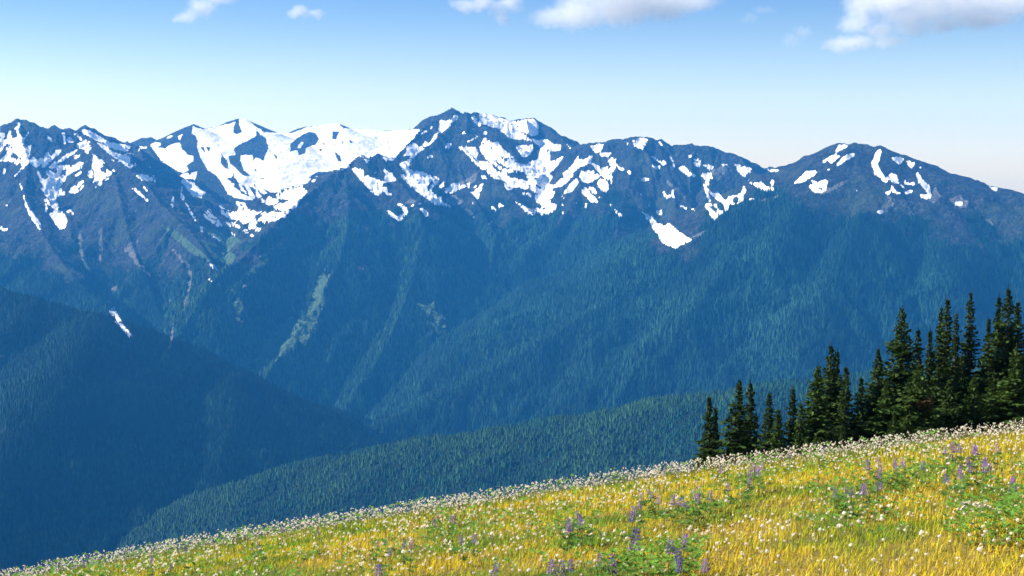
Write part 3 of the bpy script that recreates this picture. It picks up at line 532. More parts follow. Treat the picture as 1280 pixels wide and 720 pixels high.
tlx = [-200,0,60,120,180,220,300,340,380,430,480,520,560,600,680,700,760,800,840,870,890,920,960,1000,1050,1100,1130,1180,1280,1480]
tly = [300,315,322,335,345,345,318,292,275,262,266,264,264,270,276,266,264,280,312,304,285,264,247,250,262,288,278,292,302,310]
TL = np.interp(PX, tlx, tly)
FOR = np.clip((PY - TL) / 44 + 0.5 + 2.3 * fbm(XX / 230, YY / 420, 5, 60), 0, 1)
FOR = np.where(PY - TL > 75, 1.0, FOR)
FOR = np.where(np.isin(ID, (LHI, FHI)), 1.0, FOR)
FOR *= np.clip(1 - 1.6 * SN, 0, 1) * np.clip(1 - 1.7 * GR * np.clip(1.0 + 1.9 * fbm(XX / 90, YY / 150, 3, 520), 0, 1), 0, 1) * np.clip(1 - 1.5 * SCR, 0, 1)

def land_material(name):
    s = NT(name)
    p = s.pos()
    n1, n2, n3 = s.noise(p, 0.012, 6), s.noise(p, 0.06, 5, 0.65), s.noise(p, 0.004, 4)
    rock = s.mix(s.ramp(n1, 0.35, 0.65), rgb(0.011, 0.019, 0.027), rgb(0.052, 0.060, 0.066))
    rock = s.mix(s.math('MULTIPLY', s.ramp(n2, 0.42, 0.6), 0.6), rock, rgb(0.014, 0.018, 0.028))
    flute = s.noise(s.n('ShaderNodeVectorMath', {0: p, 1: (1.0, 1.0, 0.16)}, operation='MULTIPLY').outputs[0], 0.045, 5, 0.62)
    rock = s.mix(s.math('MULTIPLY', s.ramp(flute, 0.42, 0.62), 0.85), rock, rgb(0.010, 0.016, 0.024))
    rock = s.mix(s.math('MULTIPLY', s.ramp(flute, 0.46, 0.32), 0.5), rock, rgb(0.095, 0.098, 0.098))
    scr = s.mix(n2, rgb(0.10, 0.105, 0.10), rgb(0.20, 0.20, 0.19))
    rag = s.math('MULTIPLY', s.math('SUBTRACT', n2, 0.5), 1.3)
    rock = s.mix(s.ramp(s.math('ADD', s.attr('scree'), rag), 0.25, 0.6), rock, scr)
    heath = s.mix(n2, rgb(0.035, 0.06, 0.02), rgb(0.075, 0.10, 0.035))
    rock = s.mix(s.math('MULTIPLY', s.ramp(n3, 0.5, 0.65), 0.5), rock, heath)
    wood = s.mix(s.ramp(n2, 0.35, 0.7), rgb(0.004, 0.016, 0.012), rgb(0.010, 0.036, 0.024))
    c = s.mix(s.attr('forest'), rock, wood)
    grn = s.mix(s.ramp(n2, 0.3, 0.7), rgb(0.05, 0.10, 0.045), rgb(0.085, 0.15, 0.065))
    c = s.mix(s.ramp(s.math('ADD', s.attr('green'), rag), 0.18, 0.5), c, grn)
    sn = s.math('ADD', s.attr('snow'), s.math('MULTIPLY', s.math('SUBTRACT', n2, 0.5), 0.9))
    sn = s.ramp(sn, 0.28, 0.42)
    c = s.mix(sn, c, s.mix(n1, rgb(0.90, 0.90, 0.91), rgb(0.96, 0.96, 0.96)))
    bs = s.math('MULTIPLY', s.math('SUBTRACT', 1.0, s.math('MULTIPLY', sn, 0.95)), 1.0)
    bmp = s.n('ShaderNodeBump', {'Strength': bs, 'Distance': 20.0, 'Height': s.math('ADD', n2, s.math('MULTIPLY', flute, 1.2))})
    b = s.n('ShaderNodeBsdfPrincipled', {'Base Color': c, 'Roughness': 0.9, 'Specular IOR Level': 0.1, 'Normal': bmp.outputs[0]})
    s.put(s.out.inputs[0], b.outputs[0])
    return s.m
LAND = land_material('mountain_ground')
idx = np.arange(NR * NC).reshape(NR, NC)
quads = np.stack([idx[:-1, :-1], idx[:-1, 1:], idx[1:, 1:], idx[1:, :-1]], -1).reshape(-1, 4)
qid = ID[:-1, :-1].reshape(-1)
# leave out land that lies well behind the last crest
seen_later = np.maximum.accumulate(VIS[::-1], axis=0)[::-1]
mg = 22
keepm = seen_later.copy()
keepm[mg:] |= seen_later[:-mg]
near_seen = VIS.copy()
for _ in range(5):
    for sh_ in ((5, 0), (-5, 0), (0, 7), (0, -7)):
        near_seen |= np.roll(VIS if _ == 0 else near_seen, sh_, (0, 1))
keepm &= near_seen
qkeep = keepm[:-1, :-1].reshape(-1)
land_names = {0: ('valley', 'deep blue forested valley floor between the mountain flanks', 'valley'),
 GLA: ('mountain', 'broad white glacier mountain with rounded snow ridge on the far skyline', 'mountain'),
 LEF: ('mountain', 'jagged rocky massif with streaked snow gullies at the far left', 'mountain'),
 MAI: ('mountain', 'highest peak with pointed rock summit and snow bands over forested spurs', 'mountain'),
 RSK: ('mountain', 'dark flat topped rocky ridge with a snow gully, right of the highest peak', 'mountain'),
 RMT: ('mountain', 'rounded summit with thin snow streaks above a wide forested slope', 'mountain'),
 LHI: ('hill', 'dark blue forested hill sloping down from the left edge', 'hill'),
 FHI: ('hill', 'low forested hill crest just beyond the flower meadow', 'hill')}
Vall = np.stack([XX, YY, H], -1).reshape(-1, 3)
for k, (nm, lab, cat) in land_names.items():
    q = quads[(qid == k) & qkeep]
    if not len(q):
        continue
    un, inv = np.unique(q, return_inverse=True)
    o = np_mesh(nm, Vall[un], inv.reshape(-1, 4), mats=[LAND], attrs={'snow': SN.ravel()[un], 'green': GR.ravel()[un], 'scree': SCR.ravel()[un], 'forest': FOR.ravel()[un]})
    tag(o, lab, cat, kind='structure')

# ------------------------------------------------------------------ far-off conifer woods (geometry nodes, one object per mountain)
def grid_at(A, u, y):
    c = np.clip(col_of(u), 0, NC - 1.001); r = np.clip(row_of(y), 0, NR - 1.001)
    i, j = r.astype(int), c.astype(int)
    fr, fc = r - i, c - j
    return (A[i, j] * (1 - fc) + A[i, j + 1] * fc) * (1 - fr) + (A[i + 1, j] * (1 - fc) + A[i + 1, j + 1] * fc) * fr
def forest_group(mat):
    g = bpy.data.node_groups.new('conifer_wood', 'GeometryNodeTree')
    g.interface.new_socket('Geometry', in_out='INPUT', socket_type='NodeSocketGeometry')
    g.interface.new_socket('Geometry', in_out='OUTPUT', socket_type='NodeSocketGeometry')
    N, L = g.nodes, g.links
    gi, go = N.new('NodeGroupInput'), N.new('NodeGroupOutput')
    jn = N.new('GeometryNodeJoinGeometry')
    for rb, rt, dp, z0 in ((0.17, 0.05, 0.45, 0.02), (0.125, 0.03, 0.40, 0.33), (0.075, 0.0, 0.42, 0.60)):
        c = N.new('GeometryNodeMeshCone')
        c.fill_type = 'NONE'
        c.inputs['Vertices'].default_value = 6
        c.inputs['Radius Bottom'].default_value = rb
        c.inputs['Radius Top'].default_value = rt
        c.inputs['Depth'].default_value = dp
        t = N.new('GeometryNodeTransform')
        t.inputs['Translation'].default_value = (0, 0, z0)
        L.new(c.outputs[0], t.inputs[0]); L.new(t.outputs[0], jn.inputs[0])
    sm = N.new('GeometryNodeSetMaterial')
    sm.inputs['Material'].default_value = mat
    L.new(jn.outputs[0], sm.inputs[0])
    ip = N.new('GeometryNodeInstanceOnPoints')
    L.new(gi.outputs[0], ip.inputs['Points']); L.new(sm.outputs[0], ip.inputs['Instance'])
    for an, sk in (('tree_turn', 'Rotation'), ('tree_size', 'Scale')):
        a = N.new('GeometryNodeInputNamedAttribute')
        a.data_type = 'FLOAT_VECTOR'
        a.inputs['Name'].default_value = an
        L.new(a.outputs[0], ip.inputs[sk])
    L.new(ip.outputs[0], go.inputs[0])
    return g
s = NT('far_conifer')
rnd = s.n('ShaderNodeObjectInfo').outputs['Random']
loc_ = s.n('ShaderNodeObjectInfo').outputs['Location']
rnd = s.math('MULTIPLY', rnd, s.math('ADD', 0.25, s.math('MULTIPLY', s.noise(loc_, 0.006, 5, 0.65), 1.3)))
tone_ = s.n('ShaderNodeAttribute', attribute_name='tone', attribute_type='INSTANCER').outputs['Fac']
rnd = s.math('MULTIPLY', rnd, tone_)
c = s.mix(rnd, rgb(0.003, 0.018, 0.016), s.mix(s.ramp(tone_, 1.5, 2.0), rgb(0.024, 0.088, 0.046), rgb(0.036, 0.096, 0.036)))  # high tone turns olive, a sunlit look put into the colour
ln_ = s.n('ShaderNodeAttribute', attribute_name='land_normal', attribute_type='INSTANCER').outputs['Vector']
mixn = s.n('ShaderNodeMix', {0: 0.68, 4: s.n('ShaderNodeNewGeometry').outputs['Normal'], 5: ln_}, data_type='VECTOR').outputs[1]
nrm = s.n('ShaderNodeVectorMath', {0: mixn}, operation='NORMALIZE').outputs[0]
s.put(s.out.inputs[0], s.n('ShaderNodeBsdfPrincipled', {'Base Color': c, 'Roughness': 0.85, 'Specular IOR Level': 0.05, 'Normal': nrm}).outputs[0])
FARTREE = s.m
FG = forest_group(FARTREE)
NCAND = 1600000
cu = RNG.uniform(-0.44, 0.44, NCAND)
cyy = np.sqrt(RNG.uniform(2850.0 ** 2, 9900.0 ** 2, NCAND))
cz = grid_at(H, cu, cyy)
cf = grid_at(FOR, cu, cyy)
cslope = grid_at(prev, cu, cyy)
ri = np.clip(np.round(row_of(cyy)).astype(int), 0, NR - 1)
ci = np.clip(np.round(col_of(cu)).astype(int), 0, NC - 1)
cid = ID[ri, ci]
def soft(a, n):
    for _ in range(n):
        a = (np.roll(a, 1, 0) + np.roll(a, -1, 0) + np.roll(a, 1, 1) + np.roll(a, -1, 1) + a) / 5
    return a
Hs_ = soft(H, 6)
dzu = np.gradient(Hs_, axis=1) / (YY * DU)
dzy = np.gradient(Hs_, axis=0) / DY - dzu * UU
gx_n, gy_n = grid_at(dzu, cu, cyy), grid_at(dzy, cu, cyy)
LN = np.stack([-1.9 * gx_n, -1.9 * gy_n, np.ones(NCAND)], -1)
LN /= np.linalg.norm(LN, axis=1, keepdims=True)
clump = np.clip(0.62 + 1.2 * fbm(cu * cyy / 45, cyy / 45, 3, 400), 0.12, 1)
ok = (RNG.uniform(0, 1, NCAND) < cf ** 1.6 * clump) & ((cz + 20) / cyy >= cslope - 0.0008)
hgt = np.clip(RNG.lognormal(2.62, 0.34, NCAND), 6, 30) * np.clip(0.45 + 0.75 * cf, 0.4, 1.15) * np.where(cyy > 5600, 1.15, 1.0) * np.where(cid == FHI, 0.56, np.where(cid == LHI, 0.8, 1.0))
forests = {LEF: 'dark conifer wood on the lower slopes of the jagged left massif', MAI: 'conifer wood covering the spurs below the highest peak',
 RSK: 'conifer wood below the dark flat topped ridge', RMT: 'wide conifer wood on the slope of the rounded right summit', GLA: 'thin conifer wood in the glacier basin',
 LHI: 'dense dark conifer wood on the left hill', FHI: 'dense conifer wood on the low hill beyond the meadow', 0: 'conifer wood on the valley floor'}
for k, lab in forests.items():
    m = ok & (cid == k)
    if m.sum() < 20:
        continue
    n = int(m.sum())
    hh = hgt[m]
    wd = hh * RNG.uniform(1.1, 1.9, n)
    o = np_mesh('forest', np.stack([cu[m] * cyy[m], cyy[m], cz[m] - 0.8], -1), None, mats=[FARTREE],
        attrs={'tone': np.full(n, {FHI: 1.6, LHI: 0.7, MAI: 1.45, RMT: 0.85}.get(k, 1.0)) * np.clip(1 + 1.5 * fbm(cu[m] * cyy[m] / 420, cyy[m] / 700, 4, 500), 0.25, 2), 'land_normal': LN[m], 'tree_turn': np.stack([RNG.normal(0, .04, n), RNG.normal(0, .04, n), RNG.uniform(0, 6.28, n)], -1), 'tree_size': np.stack([wd, wd, hh], -1)})  # per-hill tone puts lit and shaded slopes into tree colour, plus random patches
    md = o.modifiers.new('wood', 'NODES')
    md.node_group = FG
    tag(o, lab, 'forest', kind='stuff')
print('far trees', int(ok.sum()))

# ------------------------------------------------------------------ the meadow
H0, YE, SA, SK, SB = 1.6, 22.0, 0.150, 0.0022, -0.0925
SC = H0 / YE ** 2
def ground(x, y):
    x, y = np.asarray(x, float), np.asarray(y, float)
    def near(x, y):
        xc = np.clip(x, -14, 14)
        yy = np.maximum(y, 0)
        return -H0 + SB * y - SC * yy * yy + SA * x - SK * xc * xc
    yf = np.maximum(y, YE)
    u = x / yf
    uc = np.clip(u, -0.6, 0.6)
    far = near(uc * YE, np.full_like(yf, YE)) * yf / YE - 0.016 * (yf - YE) + 0.1 * (u - uc) * yf
    z = np.where(y > YE, far, near(x, y))
    amp = np.clip(np.hypot(x, y) / 6, 0, 1) * np.clip(1.3 - y / 30, 0.12, 1)
    return z + amp * (0.10 * perlin(x / 3.1 + 5, y / 3.1, 3) + 0.05 * perlin(x / 0.9, y / 0.9, 4))
def on_ground(px, py, lift=0.0):
    """where the line of sight through a pixel meets the meadow (lift metres above it)"""
    d = at(px, py, 1.0)
    ys = np.linspace(4, 60, 2400)
    g = ground(d[0] * ys, ys) + lift
    hit = np.nonzero(d[2] * ys <= g)[0]
    y = ys[hit[0]] if len(hit) else 24.0
    return d[0] * y, y, float(ground(d[0] * y, y))
th = np.linspace(0, 2 * np.pi, 301)
rad = np.concatenate([[0.01], 0.6 * (150 / 0.6) ** np.linspace(0, 1, 170)])
TT, RR_ = np.meshgrid(th[:-1], rad, indexing='ij')
gx, gy = RR_ * np.sin(TT), RR_ * np.cos(TT)
gz = ground(gx, gy)
nt_, nr_ = gx.shape
ii = np.arange(nt_ * nr_).reshape(nt_, nr_)
i2 = np.roll(ii, -1, 0)
q = np.stack([ii[:, :-1], ii[:, 1:], i2[:, 1:], i2[:, :-1]], -1).reshape(-1, 4)[:, ::-1]
def green_patch(x, y):
    return np.clip(0.38 - 0.035 * x + 1.2 * fbm(x / 2.2, y / 2.2 + 3, 3, 120) + 1.3 * fbm(x / 0.9, y / 1.1, 2, 125) + 0.7 * fbm(x / 0.6, y / 0.6, 2, 130) + 0.12 * np.clip((y - 14) / 10, 0, 1), 0, 1)
s = NT('meadow_ground')
p = s.pos()
n1, n2 = s.noise(p, 3.0, 5), s.noise(p, 22.0, 4)
c = s.mix(s.attr('lush'), s.mix(n2, rgb(0.14, 0.095, 0.03), rgb(0.30, 0.21, 0.06)), s.mix(n2, rgb(0.03, 0.05, 0.012), rgb(0.09, 0.14, 0.03)))
bmp = s.n('ShaderNodeBump', {'Strength': 0.8, 'Distance': 0.05, 'Height': n2})
s.put(s.out.inputs[0], s.n('ShaderNodeBsdfPrincipled', {'Base Color': c, 'Roughness': 1.0, 'Specular IOR Level': 0.05, 'Normal': bmp.outputs[0]}).outputs[0])
o = np_mesh('meadow', np.stack([gx, gy, gz], -1).reshape(-1, 3), q, mats=[s.m], attrs={'lush': green_patch(gx, gy).ravel()})
tag(o, 'golden green flower meadow sloping down to the left', 'meadow', kind='structure')
# the mountainside that falls away below the meadow to the valley
tb = np.linspace(R(-40), R(40), 90)
rb = 149.5 * (3100 / 149.5) ** np.linspace(0, 1, 60)
TB, RB = np.meshgrid(tb, rb, indexing='ij')
bx, by = RB * np.sin(TB), RB * np.cos(TB)
base = ground(149.5 * np.sin(TB), 149.5 * np.cos(TB))
bz = np.maximum(base - 0.62 * (RB - 149.5), FLOOR - 30 + 0 * RB) + np.clip((RB - 200) / 400, 0, 1) * 14 * fbm(bx / 160, by / 160, 4, 150)
jj = np.arange(90 * 60).reshape(90, 60)
q = np.stack([jj[:-1, :-1], jj[:-1, 1:], jj[1:, 1:], jj[1:, :-1]], -1).reshape(-1, 4)[:, ::-1]
z0 = np.zeros(90 * 60)
o = np_mesh('hillside', np.stack([bx, by, bz], -1).reshape(-1, 3), q, mats=[LAND], attrs={'snow': z0, 'green': z0 + 0.6, 'scree': z0, 'forest': z0 + 0.5})
tag(o, 'steep hillside falling away below the flower meadow', 'hillside', kind='structure')

# ------------------------------------------------------------------ firs at the meadow edge
def fir_mesh(h, hw, seed, sparse=1.0, lean=0.0, onesided=0.0, multi=False):
    """trunk (V,F) and crown (V,F): whorls of drooping boughs, each bough a fan of needle sprays"""
    r = np.random.default_rng(seed)
    nseg, ns = 10, 6
    tv = []
    r0 = 0.016 * h + 0.03
    for k in range(nseg + 1):
        t = k / nseg
        rr_ = r0 * (1 - t) ** 0.9 + 0.008
        ox, oy = lean * h * t * t + 0.02 * math.sin(5 * t + seed), 0.02 * math.cos(4 * t + seed)
        for a in range(ns):
            an = 2 * math.pi * a / ns
            tv.append((ox + rr_ * math.cos(an), oy + rr_ * math.sin(an), t * h - 0.25 * (k == 0)))
    tf = []
    for k in range(nseg):
        for a in range(ns):
            b = (a + 1) % ns
            tf.append((k * ns + a, k * ns + b, (k + 1) * ns + b, (k + 1) * ns + a))
    cv, cf_ = [], []
    gap = 0.18 + 0.008 * h
    z = 0.02 * h
    bumps = r.uniform(0.72, 1.22, 60)
    while z < h * 0.965:
        t = z / h
        prof_ = min(1.0, 1.45 * (1 - t) ** 1.05) * (0.75 + 0.25 * min(1, t / 0.12))
        lvl = bumps[int(t * 22)]
        L0 = max(hw * prof_ * lvl, 0.07)
        nb = max(4, int((5 + 4 * (1 - t)) * sparse))
        ph = r.uniform(0, 6.28)
        for k in range(nb):
            if r.random() < 0.10:
                continue
            an = ph + 2 * math.pi * k / nb + r.normal(0, 0.22)
            L = L0 * r.uniform(0.62, 1.18) * (1 + onesided * (-math.cos(an)))
            if L < 0.04:
                continue
            droop = r.uniform(0.12, 0.34) * (1 - 0.9 * t) - 0.45 * t * t
            ca, sa = math.cos(an), math.sin(an)
            nsp = max(3, int(L / 0.13))
            ox, oy = lean * h * t * t, 0.0
            for j in range(nsp):
                f0 = (j + 0.15) / nsp
                rad_ = L * f0
                zz = z - droop * rad_ + 0.18 * rad_ * f0 + r.normal(0, 0.02)
                bx_, by_ = ox + ca * rad_, oy + sa * rad_
                wdt = min(0.34, 0.05 + 0.30 * L * (1 - 0.6 * f0)) * r.uniform(0.6, 1.3)
                ln_ = min(0.34, 0.06 + 0.30 * L) * r.uniform(0.8, 1.4)
                for sd in (-1, 1):
                    sp = an + sd * r.uniform(0.5, 1.15)
                    dx_, dy_ = math.cos(sp), math.sin(sp)
                    tipz = zz - 0.10 * ln_ + r.normal(0, 0.05)
                    px_, py_ = -dy_ * wdt * 0.42, dx_ * wdt * 0.42
                    i0 = len(cv)
                    tw = r.normal(0, 0.05)
                    mx_, my_ = bx_ + dx_ * ln_ * 0.55, by_ + dy_ * ln_ * 0.55
                    cv += [(bx_, by_, zz), (mx_ + px_, my_ + py_, (zz + tipz) / 2 - 0.03 + tw), (bx_ + dx_ * ln_, by_ + dy_ * ln_, tipz), (mx_ - px_, my_ - py_, (zz + tipz) / 2 - 0.03 - tw)]
                    cf_ += [(i0, i0 + 1, i0 + 2), (i0, i0 + 2, i0 + 3)]
                if r.random() < 0.5:      # a hanging or upright sprig
                    i0 = len(cv)
                    hh_ = r.uniform(-0.16, 0.12) * min(1, L * 2 + 0.2)
                    cv += [(bx_ - ca * 0.10, by_ - sa * 0.10, zz), (bx_ + ca * 0.12, by_ + sa * 0.12, zz), (bx_ + ca * 0.03 + r.normal(0, .03), by_ + sa * 0.03 + r.normal(0, .03), zz + hh_)]
                    cf_.append((i0, i0 + 1, i0 + 2))
        z += gap * r.uniform(0.7, 1.25) * (1 - 0.45 * t)
    i0 = len(cv)          # leader
    lx = lean * h
    cv += [(lx - 0.04, 0, h * 0.93), (lx + 0.04, 0, h * 0.93), (lx, 0, h + 0.03), (lx, -0.04, h * 0.93), (lx, 0.04, h * 0.93)]
    cf_ += [(i0, i0 + 1, i0 + 2), (i0 + 3, i0 + 4, i0 + 2)]
    return tv, tf, cv, cf_
BARK = NT('fir_bark')
c = BARK.mix(BARK.noise(BARK.pos(), 9.0), rgb(0.035, 0.028, 0.024), rgb(0.12, 0.10, 0.085))
BARK.put(BARK.out.inputs[0], BARK.n('ShaderNodeBsdfPrincipled', {'Base Color': c, 'Roughness': 0.9}).outputs[0])
BARK = BARK.m
FIRS = [leaf_mat('fir_needles', (0.032, 0.058, 0.010), 0.55, 0.15), leaf_mat('fir_needles_sunlit', (0.052, 0.092, 0.016), 0.5, 0.2), leaf_mat('fir_needles_brown', (0.12, 0.07, 0.025), 0.4, 0.1)]  # second set paints sunlit foliage into a paler needle colour
trees = [  # top x, top y, half width px, distance, needles (plain or sunlit), lean, one-sided, label
 (887,493,13,74,0,0,0,'small slim dark fir at the lower left end of the tree row'),
 (895,508,9,75,0,.01,0,'little fir behind the slim one at the lower left end'),
 (925,472,20,72,0,0,.35,'fir with long boughs reaching left, second clump from the lower end'),
 (938,473,14,74,0,-.01,0,'narrow fir close against the fir with long left boughs'),
 (962,488,15,73,0,0,0,'short pointed fir right of the narrow pair'),
 (973,508,14,71,1,0,0,'short blunt green fir in front of the short pointed one'),
 (991,481,13,73,0,-.01,0,'lone short fir with bent tip before the gap in the row'),
 (1001,502,12,72,1,0,0,'low green fir tucked beside the lone bent tip fir'),
 (1039,425,24,76,0,0,0,'middle height fir with long bare leader in the central clump'),
 (1047,434,13,77,0,.01,0,'slender second leader fir in the central clump'),
 (1023,452,22,73,1,0,.15,'bushy sunlit green fir on the left side of the central clump'),
 (1058,455,17,74,0,0,0,'dark dense fir on the right side of the central clump'),
 (1098,432,21,76,0,-.01,0,'fir with forked top left of the tall broad fir'),
 (1077,470,14,75,0,0,0,'short fir in the notch left of the forked top fir'),
 (1128,379,32,78,0,0,0,'tall broad fir with layered boughs and pointed crown'),
 (1148,405,12,80,0,0,0,'thin fir peeping out behind the tall broad fir'),
 (1163,407,12,79,0,0,0,'thin fir between the broad fir and the twin spires'),
 (1177,380,15,80,0,0,0,'left one of the twin fir spires'),
 (1185,366,17,79,0,0,0,'right and taller one of the twin fir spires'),
 (1196,387,13,78,0,.005,0,'slim fir just right of the twin spires, before the sky gap'),
 (1214,360,21,79,0,0,0,'tall columnar fir standing alone with bare needle tip'),
 (1236,394,15,81,0,0,0,'shorter dark fir between the columnar fir and the tallest clump'),
 (1249,365,17,80,0,0,0,'fir spire on the left shoulder of the tallest fir'),
 (1261,353,25,79,0,0,0,'tallest fir of all, near the right edge'),
 (1273,371,19,80,0,0,0,'fir spire on the right shoulder of the tallest fir'),
 (1271,428,24,74,1,0,0,'lower sunlit fir in front of the tallest clump at the right edge'),
 (1149,453,32,73,1,0,.1,'wide low sunlit green fir with a rusty patch, under the broad fir'),
 (1218,468,20,74,1,0,0,'low sunlit green fir at the foot of the columnar fir'),
 (1188,470,22,74,0,0,0,'low dark fir at the foot of the twin spires'),
 (1108,478,24,74,1,0,0,'low spreading fir at the foot of the forked top fir'),
 (1243,462,22,75,0,0,0,'low dark fir filling the foot of the tallest clump'),
 (1090,492,20,76,0,0,0,'low dark fir between the forked top fir and the central clump'),
 (1172,455,20,76,0,0,0,'low dark fir in the shade left of the twin spires'),
 (1203,440,17,77,0,0,0,'dark fir filling the gap right of the twin spires'),
 (1137,470,24,76,0,0,0,'dark low fir hidden under the tall broad fir'),
 (1306,400,24,78,0,0,0,'dark fir cut by the right edge of the row'),
]
for k, (tx, ty, hwp, D, mi, lean, one, lab) in enumerate(trees):
    x, y, zt = at(tx, ty, D)
    zb = float(ground(x, y))
    h = zt - zb
    hw = hwp * D / F_PX * (1.33 if k < 8 else 1.5)
    root = bpy.data.objects.new('fir_tree', None)
    col.objects.link(root)
    root.location = (x - lean * h, y, zb)
    tag(root, lab, 'tree', 'firs standing in a row at the meadow edge')
    tv, tf, cv, cf_ = fir_mesh(h, hw, 100 + k, 1.0, lean, one)
    np_mesh('trunk', tv, np.array(tf), mats=[BARK], parent=root)
    cvn = np.array(cv)
    fm = np.zeros(len(cf_), int)
    if 'rusty' in lab:
        cen = cvn[np.array(cf_)[:, 0]]
        fm[(np.hypot(cen[:, 0] - 0.25, cen[:, 2] - h * 0.6) < 0.38) & (cen[:, 1] < 0)] = 1
    np_mesh('crown', cvn, np.array(cf_), mats=[FIRS[mi], FIRS[2]], smooth=False, parent=root, fmat=fm)
shrubs = [(1070,527,30,73,0,'dark low shrub between the central clump and the forked top fir'),(1014,538,34,70,1,'low green krummholz shrub under the central clump'),(1040,534,26,70,0,'low dark krummholz shrub at the foot of the central clump'),(1120,515,34,70,1,'low green shrub at the foot of the tall broad fir')]
for k, (tx, ty, hwp, D, mi, lab) in enumerate(shrubs):
    x, y, zt = at(tx, ty, D)
    zb = float(ground(x, y)) - 0.2
    h, hw = max(zt - zb, 0.5), hwp * D / F_PX
    root = bpy.data.objects.new('shrub', None)
    col.objects.link(root)
    root.location = (x, y, zb)
    tag(root, lab, 'shrub', 'low shrubs at the foot of the firs')
    cv, cf_, tv, tf = [], [], [], []
    for j in range(5):
        a, b, c_, d = fir_mesh(h * random.uniform(0.7, 1.05), hw * 0.55, 300 + 10 * k + j)
        off = np.array([random.uniform(-0.6, 0.6) * hw, random.uniform(-0.3, 0.3) * hw, 0])
        np_mesh('stem', np.array(a) + off, np.array(b), mats=[BARK], parent=root)
        cf_ += [tuple(i + len(cv) for i in f) for f in d]
        cv += [tuple(np.array(v) + off) for v in c_]
    np_mesh('foliage', cv, np.array(cf_), mats=[FIRS[mi]], smooth=False, parent=root)

# ------------------------------------------------------------------ grass
def vis_field(n, y0, y1, power=1.0):
    """random places on the meadow in view, thinning with distance"""
    u = RNG.uniform(-0.43, 0.43, n)
    side = RNG.random(n) < 0.14
    u = np.where(side, np.sign(u) * (0.43 + RNG.uniform(0, 0.27, n)), u)
    y = (RNG.uniform(0, 1, n) ** power) * (y1 - y0) + y0
    return u * y, y
NG = 262000
x, y = vis_field(NG, 6.2, 32, 1.15)
z = ground(x, y)
lush = green_patch(x, y)
far = y / 14
hgt_ = RNG.uniform(0.022, 0.08, NG) * (1.1 - 0.25 * lush) * (1 + 0.9 * np.clip((y - 15) / 9, 0, 1) * RNG.random(NG))
wid = RNG.uniform(0.0028, 0.0056, NG) * (0.6 + far)
az = RNG.uniform(0, 2 * np.pi, NG)
lean_az = RNG.normal(0.4, 1.0, NG)
ln = hgt_ * RNG.uniform(0.15, 0.75, NG)
dx, dy = np.cos(lean_az) * ln, np.sin(lean_az) * ln
wx_, wy_ = np.cos(az) * wid, np.sin(az) * wid
base_ = np.stack([x, y, z - 0.01], -1)
V = np.empty((NG, 5, 3))
V[:, 0] = base_ - np.stack([wx_, wy_, 0 * x], -1) / 2
V[:, 1] = base_ + np.stack([wx_, wy_, 0 * x], -1) / 2
mid = base_ + np.stack([dx * 0.35, dy * 0.35, hgt_ * 0.6], -1)
V[:, 2] = mid + np.stack([wx_, wy_, 0 * x], -1) * 0.42
V[:, 3] = mid - np.stack([wx_, wy_, 0 * x], -1) * 0.42
V[:, 4] = base_ + np.stack([dx, dy, hgt_], -1)
b0 = np.arange(NG)[:, None] * 5
loops = (b0 + np.array([[0, 1, 2, 3, 3, 2, 4]])).ravel()
sizes = np.tile([4, 3], NG)
t = np.clip(lush + RNG.normal(0, 0.24, NG), 0, 1)[:, None]
gold = np.array([0.80, 0.58, 0.035]) * RNG.uniform(0.65, 1.3, (NG, 1))
rus = RNG.random((NG, 1)) < 0.10
gold = np.where(rus, np.array([[0.38, 0.17, 0.05]]), gold)
gren = np.array([0.22, 0.38, 0.018]) * RNG.uniform(0.6, 1.35, (NG, 1))
cl = np.clip(gold * (1 - t) + gren * t, 0, 0.8)
cl = np.repeat(cl[:, None], 5, 1)
o = np_mesh('grass', V.reshape(-1, 3), loops, sizes, mats=[leaf_mat('grass_blades', (0, 0, 0), transl=0.35, colattr='blade')], attrs={'blade': cl.reshape(-1, 3)}, smooth=False)
tag(o, 'dry golden and green grass covering the meadow', 'grass', kind='stuff')

# leafy green herbs in patches
NL = 5000
x, y = vis_field(NL * 4, 6.4, 30, 1.2)
keep = (y < 23) & (green_patch(x, y) > 0.66) & (RNG.random(len(x)) < np.clip(1.5 - y / 18, 0.12, 1))
x, y = x[keep][:NL], y[keep][:NL]
for bx_, by_, n, rr_ in ((815, 716, 420, 0.34), (1279, 652, 500, 0.42), (1105, 608, 150, .6), (1215, 602, 150, .6), (870, 640, 60, .45), (490, 690, 90, .5), (700, 660, 60, .35)):
    gx_, gy_, _ = on_ground(bx_, by_, 0.1)
    a, rd = RNG.uniform(0, 6.28, n), np.sqrt(RNG.uniform(0, 1, n)) * rr_
    x, y = np.concatenate([x, gx_ + rd * np.cos(a)]), np.concatenate([y, gy_ + 1.5 * rd * np.sin(a)])
NL = len(x)
z = ground(x, y)
hh = RNG.uniform(0.05, 0.26, NL)
V, Fq = [], []
nl = 6
a0 = RNG.uniform(0, 6.28, NL)
Lr = RNG.uniform(0.026, 0.046, NL) * np.clip(y / 14, 0.75, 1.15)
vv = np.empty((NL, nl, 4, 3))
for k in range(nl):
    a = a0 + 2 * np.pi * k / nl + RNG.normal(0, 0.2, NL)
    up = RNG.uniform(0.0, 0.7, NL)
    d_ = np.stack([np.cos(a), np.sin(a), up], -1) * Lr[:, None]
    sd = np.stack([-np.sin(a), np.cos(a), 0 * a], -1) * Lr[:, None] * 0.28
    c0 = np.stack([x, y, z + hh], -1)
    vv[:, k, 0] = c0; vv[:, k, 1] = c0 + d_ * 0.6 + sd; vv[:, k, 2] = c0 + d_; vv[:, k, 3] = c0 + d_ * 0.6 - sd
